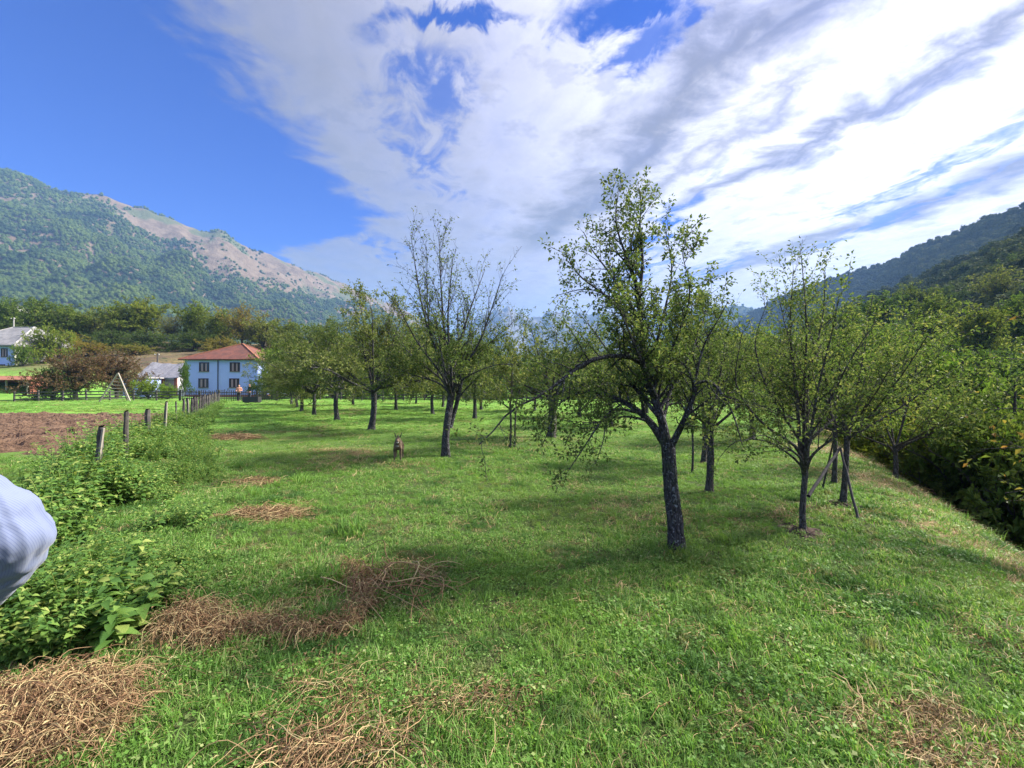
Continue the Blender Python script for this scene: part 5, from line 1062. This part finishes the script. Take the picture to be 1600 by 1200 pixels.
skin('chest_patch', [(0, -.17, .345), (0, -.175, .28)], [(0, 1)], [.045, .045], M['greyfur'], rt)
tag(rt, 'small grey-brown dog with pricked dark ears walking across the grass', 'dog')

# ---------------------------------------------------------------- dried vine heaps
def vine_heap(cx, cy, rx, ry, hh, n, lab, ang=0., L=(.25, .7), rad=(.0025, .006), path=None, seed=1, mt='vine', leafs=True, flat=.0):
    r_ = np.random.default_rng(seed); z0 = float(gz(cx, cy)); m_ = 12
    if path is None:
        a = r_.random(n)*2*np.pi; q = np.sqrt(r_.random(n)); lx = rx*q*np.cos(a); ly = ry*q*np.sin(a); c, s = math.cos(ang), math.sin(ang); sx = cx+lx*c-ly*s; sy = cy+lx*s+ly*c; e = 1-q*q
        hd = r_.random(n)*2*np.pi
    else:
        pp = resample(np.array(path), 60); k = r_.integers(0, 60, n); sx = pp[k, 0]+r_.normal(0, rx, n); sy = pp[k, 1]+r_.normal(0, ry, n); e = np.full(n, .7)
        tg = np.gradient(pp, axis=0); hd = np.arctan2(tg[k, 1], tg[k, 0]) + r_.normal(0, .55, n) + np.pi*(r_.random(n) < .5)
    Ln = r_.uniform(*L, n); st = Ln/(m_-1); hz_ = hh*e*r_.random(n); turn = r_.normal(0, 1.3, n); out = []; x, y = sx.copy(), sy.copy(); ph = r_.random(n)*6.28
    arch = r_.random(n)**2*hh*.8
    for q in range(m_):
        t = q/(m_-1); zz = gz(x, y)+.012+hz_*(.6+.4*math.cos(t*3)) + arch*np.sin(np.pi*t) + .012*np.sin(ph+t*9)
        out.append(np.stack([x-cx, y-cy, zz-z0], 1)); hd = hd+turn/(m_-1)*1.6+r_.normal(0, .25, n); x = x+np.cos(hd)*st; y = y+np.sin(hd)*st
    P_ = np.stack(out, 1); rr = r_.uniform(*rad, n)[:, None]*np.linspace(1, .5, m_)[None]; mb = MB(); mb.add(*tube_batch(P_, rr, 4))
    if leafs:
        v, t = leaves_on(P_, 14, .026, r_, droop=.5, wr=.22); mb.add(v, (), t)
    o = mb.build('dry_vine_heap', M[mt], None, False, (cx, cy, z0)); tag(o, lab, 'vine heap', 'heaps of dried vines pulled onto the grass'); return o
H = lambda x, y, *a, **k: vine_heap(*gpix(x, y), *a, **k)
H(55, 1130, .42, .34, .13, 1300, 'thick tan heap of dried vines in the bottom left corner', .2, (.12, .36), (.0010, .0028), seed=1)
H(300, 980, .17, .15, .16, 300, 'springy tan heap of dried vines beside the big-leaved weeds', .2, (.15, .34), (.0012, .0024), seed=2)
H(470, 985, .035, .035, .12, 1100, 'long reddish brown trail of dried vines bending up to the right, in the near middle', 0, (.08, .24), (.0010, .0024), path=TRAIL, seed=3)
H(605, 915, .40, .20, .17, 60, 'loose pile of thick yellowish vine stalks at the upper end of the long trail', .3, (.3, .8), (.0025, .0055), seed=4)
H(610, 900, .42, .18, .09, 420, 'fine brown vine litter under the loose pile of stalks', .3, (.10, .28), (.001, .0022), seed=14)
H(520, 1190, .32, .09, .12, 200, 'tan heap of dried vines at the bottom edge, left of the middle', .1, (.2, .5), (.0012, .003), seed=5)
H(520, 1085, .20, .14, .07, 80, 'sparse brown vine loops between the long trail and the bottom heap', .0, (.15, .45), (.001, .002), seed=6)
H(730, 1100, .34, .06, .05, 200, 'thin brown streak of dead vines right of the bottom heap', .0, (.1, .3), (.001, .002), seed=7)
H(420, 806, .42, .14, .10, 320, 'small tan vine heap halfway up the meadow beside the weeds', .1, (.2, .5), (.0015, .0035), seed=8)
H(370, 685, .62, .30, .14, 320, 'low brown vine heap far off near the fence posts', .1, (.3, .7), (.004, .008), seed=9)
H(400, 755, .45, .35, .07, 160, 'thin orange-brown vine litter above the small tan heap', .1, (.2, .5), (.002, .004), seed=10)
H(1440, 1130, .30, .12, .03, 150, 'flattened brown dead grass at the bottom right', .3, (.05, .18), (.0008, .0016), seed=11)
H(1560, 1010, .26, .26, .03, 120, 'patch of cut dead grass at the right edge', .5, (.05, .2), (.0008, .0016), seed=12)
H(1130, 1120, .25, .12, .05, 45, 'scattered dry stalks right of the middle at the bottom edge', .1, (.08, .3), (.0008, .0016), seed=13)

# ---------------------------------------------------------------- weeds along the fence
def weed_mesh(seed, h, nst, leaf, spread=.10, big=False):
    r_ = np.random.default_rng(seed); mb = MB(); Ps = []
    for k in range(nst):
        a = r_.random()*6.28; d = np.array((math.cos(a), math.sin(a), 0)); hh = h*(.6+.5*r_.random()); b = d*spread*r_.random()
        Ps.append(np.array([b+d*hh*.35*(t**1.6)+np.array((0, 0, hh*t*(1-.15*t))) for t in np.linspace(0, 1, 7)]))
    Ps = np.array(Ps); mb.add(*tube_batch(Ps, np.full((nst, 7), .0035)*np.linspace(1, .4, 7), 4))
    Pp, Dd, Nn, S = [], [], [], []
    for P_ in Ps:
        for q in range(9):
            t = .18+.82*q/8; f = t*6; i0 = min(int(f), 5); p = P_[i0]+(P_[i0+1]-P_[i0])*(f-i0); a = q*1.57+r_.random()*.5
            for s in (0, math.pi): Pp.append(p); Dd.append((math.cos(a+s), math.sin(a+s), .25-.5*r_.random())); Nn.append((0+r_.normal(0, .3), r_.normal(0, .3), 1)); S.append(leaf*(1.15-.6*t)*(.7+.5*r_.random()))
    v, t = leaf_faces6(np.array(Pp), np.array(Dd, float), np.array(Nn, float), np.array(S)); mb.add(v, t[0], t[1]); 
    V = np.concatenate(mb.V); return mesh_from('weed', V, [np.concatenate(mb.q), np.concatenate(mb.t)])
def leaf_faces6(Pp, dirs, nor, L_):
    dirs = nrm(dirs); side = nrm(np.cross(dirs, nor)); up = np.cross(side, dirs); L_ = L_[:, None]; n = len(Pp)
    rows = [(.0, .0, 0), (.3, .27, .05), (.6, .24, .02), (1.0, 0, -.18)]
    c = [Pp+dirs*L_*a+up*L_*z for a, w_, z in rows]; V = np.stack([c[0], c[1]+side*L_*.27+up*L_*.07, c[1], c[1]-side*L_*.27+up*L_*.07, c[2]+side*L_*.22+up*L_*.05, c[2], c[2]-side*L_*.22+up*L_*.05, c[3]], 1).reshape(-1, 3); k = np.arange(n)[:, None]*8
    q = np.concatenate([k+np.array([[1, 2, 5, 4]]), k+np.array([[2, 3, 6, 5]])]); t = np.concatenate([k+np.array([[0, 2, 1]]), k+np.array([[0, 3, 2]]), k+np.array([[4, 5, 7]]), k+np.array([[5, 6, 7]])]); return V, (q, t)
wm = [weed_mesh(1, .42, 7, .075), weed_mesh(2, .32, 8, .06), weed_mesh(3, .26, 9, .05, .14), weed_mesh(4, .5, 6, .07)]
WP = []
for k, me in enumerate(wm): me.materials.append(M['weed']); o = D.objects.new('c%02d_weed' % k, me); WP.append(o)
wcol = proto_coll('weed_protos', WP)
r_ = np.random.default_rng(77); n = 15000; Yw = 2.6*(44/2.6)**(r_.random(n)**1.1)
rb = np.interp(Yw, [2.5, 3, 4, 6, 8, 10, 14, 44], [-2.2, -2.35, -2.7, -3.75, -5.2, -6.8, -9.8, -28.0]); lb = np.interp(Yw, [2.5, 3, 4, 6, 8, 10, 14, 44], [-3.4, -3.8, -4.8, -6.5, -7.9, -9.1, -11.3, -29.6])
u = r_.random(n); Xw = lb+(rb-lb)*u + .25*r_.normal(0, 1, n)*.5
dn = fbm(Xw*.9+31, Yw*.9+12, 3); ok = (r_.random(n) < np.clip(np.interp(Yw, [3, 5, 8], [.10, .20, .40])+dn*1.5, .02, .9)*np.clip(1.3-.85*u, .2, 1)) & (r_.random(n) < np.interp(Yw, [3, 12, 16, 44], [1, .8, .45, .22]))
Xw, Yw = Xw[ok], Yw[ok]; n = len(Xw); dn = fbm(Xw*.7+5, Yw*.7, 2); s_ = (.55+.6*r_.random(n))*(.85+.9*dn)*np.interp(Yw, [2, 3.5, 5, 9, 12, 20, 44], [.6, .75, 1.05, 1.6, 1.35, 1.0, .8]); s_ = np.clip(s_*1.2*(1.2-.6*(Xw-np.interp(Yw, [2.5, 3, 4, 6, 8, 10, 14, 44], [-3.4, -3.8, -4.8, -6.5, -7.9, -9.1, -11.3, -29.6]))/2.2).clip(.35, 1.2), .25, 2.1)
scatter('weeds', np.stack([Xw, Yw, gz(Xw, Yw)-.01], 1), np.stack([r_.normal(0, .12, n), r_.normal(0, .12, n), r_.random(n)*6.28], 1), np.stack([s_*1.05, s_*1.05, s_], 1), r_.integers(0, 4, n), wcol, M['weed'], 'thick green nettles and weeds along the fence line on the left', 'weeds')
# the big-leaved plants in the near left corner, each a thing
BM = weed_mesh(11, .46, 4, .15, .08); BM.materials.append(M['weed'])
for k, (pxl, Y_, s, lab) in enumerate(((110, 2.75, 1.0, 'big-leaved weed nearest the bottom left, above the thick straw heap'), (165, 2.72, .95, 'big-leaved weed with pale heart-shaped leaves by the dark hollow'), (205, 2.85, 1.0, 'big-leaved weed just left of the springy vine heap'), (150, 3.05, 1.1, 'tall big-leaved weed behind the pale-leaved one'), (90, 3.05, 1.05, 'big-leaved weed below the striped sleeve'), (235, 3.15, .9, 'big-leaved weed behind the springy vine heap'), (50, 2.85, .9, 'big-leaved weed at the left edge under the striped sleeve'), (190, 3.4, 1.0, 'big-leaved weed farthest back in the near left clump'))):
    o = link('broadleaf_weed', BM, None, None, gp(pxl, Y_), k*1.9); o.scale = (s, s, s); tag(o, lab, 'weed', 'big-leaved weeds in the near left clump')
# dark mown litter round one trunk, and a few tall grass clumps in the meadow
for k, (pxl, Y_, s, lab) in enumerate(((548, 4.95, 1.5, 'clump of longer bluish grass in the middle of the meadow, beyond the vine pile'), (1140, 4.5, 1.1, 'small clump of taller grass right of the large trunk foot'), (1062, 4.25, 1.0, 'tuft of grass at the foot of the large trunk'))):
    V, q, t = blades(160, .13, .10, .24, .006, .8, np.random.default_rng(40+k)); me = mesh_from('grass_clump', V, [q, t]); me.materials.append(M['grass']); o = link('grass_clump', me, None, None, gp(pxl, Y_)); o.scale = (s, s, s*.8); tag(o, lab, 'grass clump')
r_ = np.random.default_rng(12)
for pxl, Y_, rx, lab in ((1252, 4.75, .22, 'dark bare earth round the slender bushy tree'), (1318, 5.7, .2, 'dark bare earth round the propped tree')):
    b = gp(pxl, Y_); nr, k = 8, 24; V = [(0, 0, .025)]; 
    for q in range(1, nr+1):
        for a in np.arange(k)/k*2*np.pi: rr_ = rx*q/nr*(1+.18*math.sin(a*3+pxl)); x, y = b[0]+rr_*math.cos(a), b[1]+rr_*math.sin(a)*1.2; V.append((x-b[0], y-b[1], float(gz(x, y))-b[2]+.03*(1-(q/nr)**2)+(.012*r_.normal() if q < nr else -.015)))
    T_ = [(0, 1+j, 1+(j+1) % k) for j in range(k)]; Q = [(1+q*k+j, 1+(q+1)*k+j, 1+(q+1)*k+(j+1) % k, 1+q*k+(j+1) % k) for q in range(nr-1) for j in range(k)]
    o = link('bare_earth', mesh_from('bare_earth', V, [Q, T_], False), mat('dark_earth', (.05, .032, .024), .95, [(20, .6, (.09, .06, .045))], (40, .8, .02)), None, b); tag(o, lab, 'earth', kind='structure')

# ---------------------------------------------------------------- haze
hb = MB(); hb.box(-7000, 7000, -7000, 7000, -60, 900); hm = D.materials.new('haze'); hm.use_nodes = True; hn = hm.node_tree; hn.nodes.clear()
pv = hn.nodes.new('ShaderNodeVolumePrincipled'); pv.inputs['Color'].default_value = (.28, .52, .96, 1); pv.inputs['Density'].default_value = .00016; pv.inputs['Anisotropy'].default_value = .0
ho = hn.nodes.new('ShaderNodeOutputMaterial'); hn.links.new(pv.outputs[0], ho.inputs['Volume'])
hz_ob = hb.build('haze', hm); tag(hz_ob, kind='stuff')
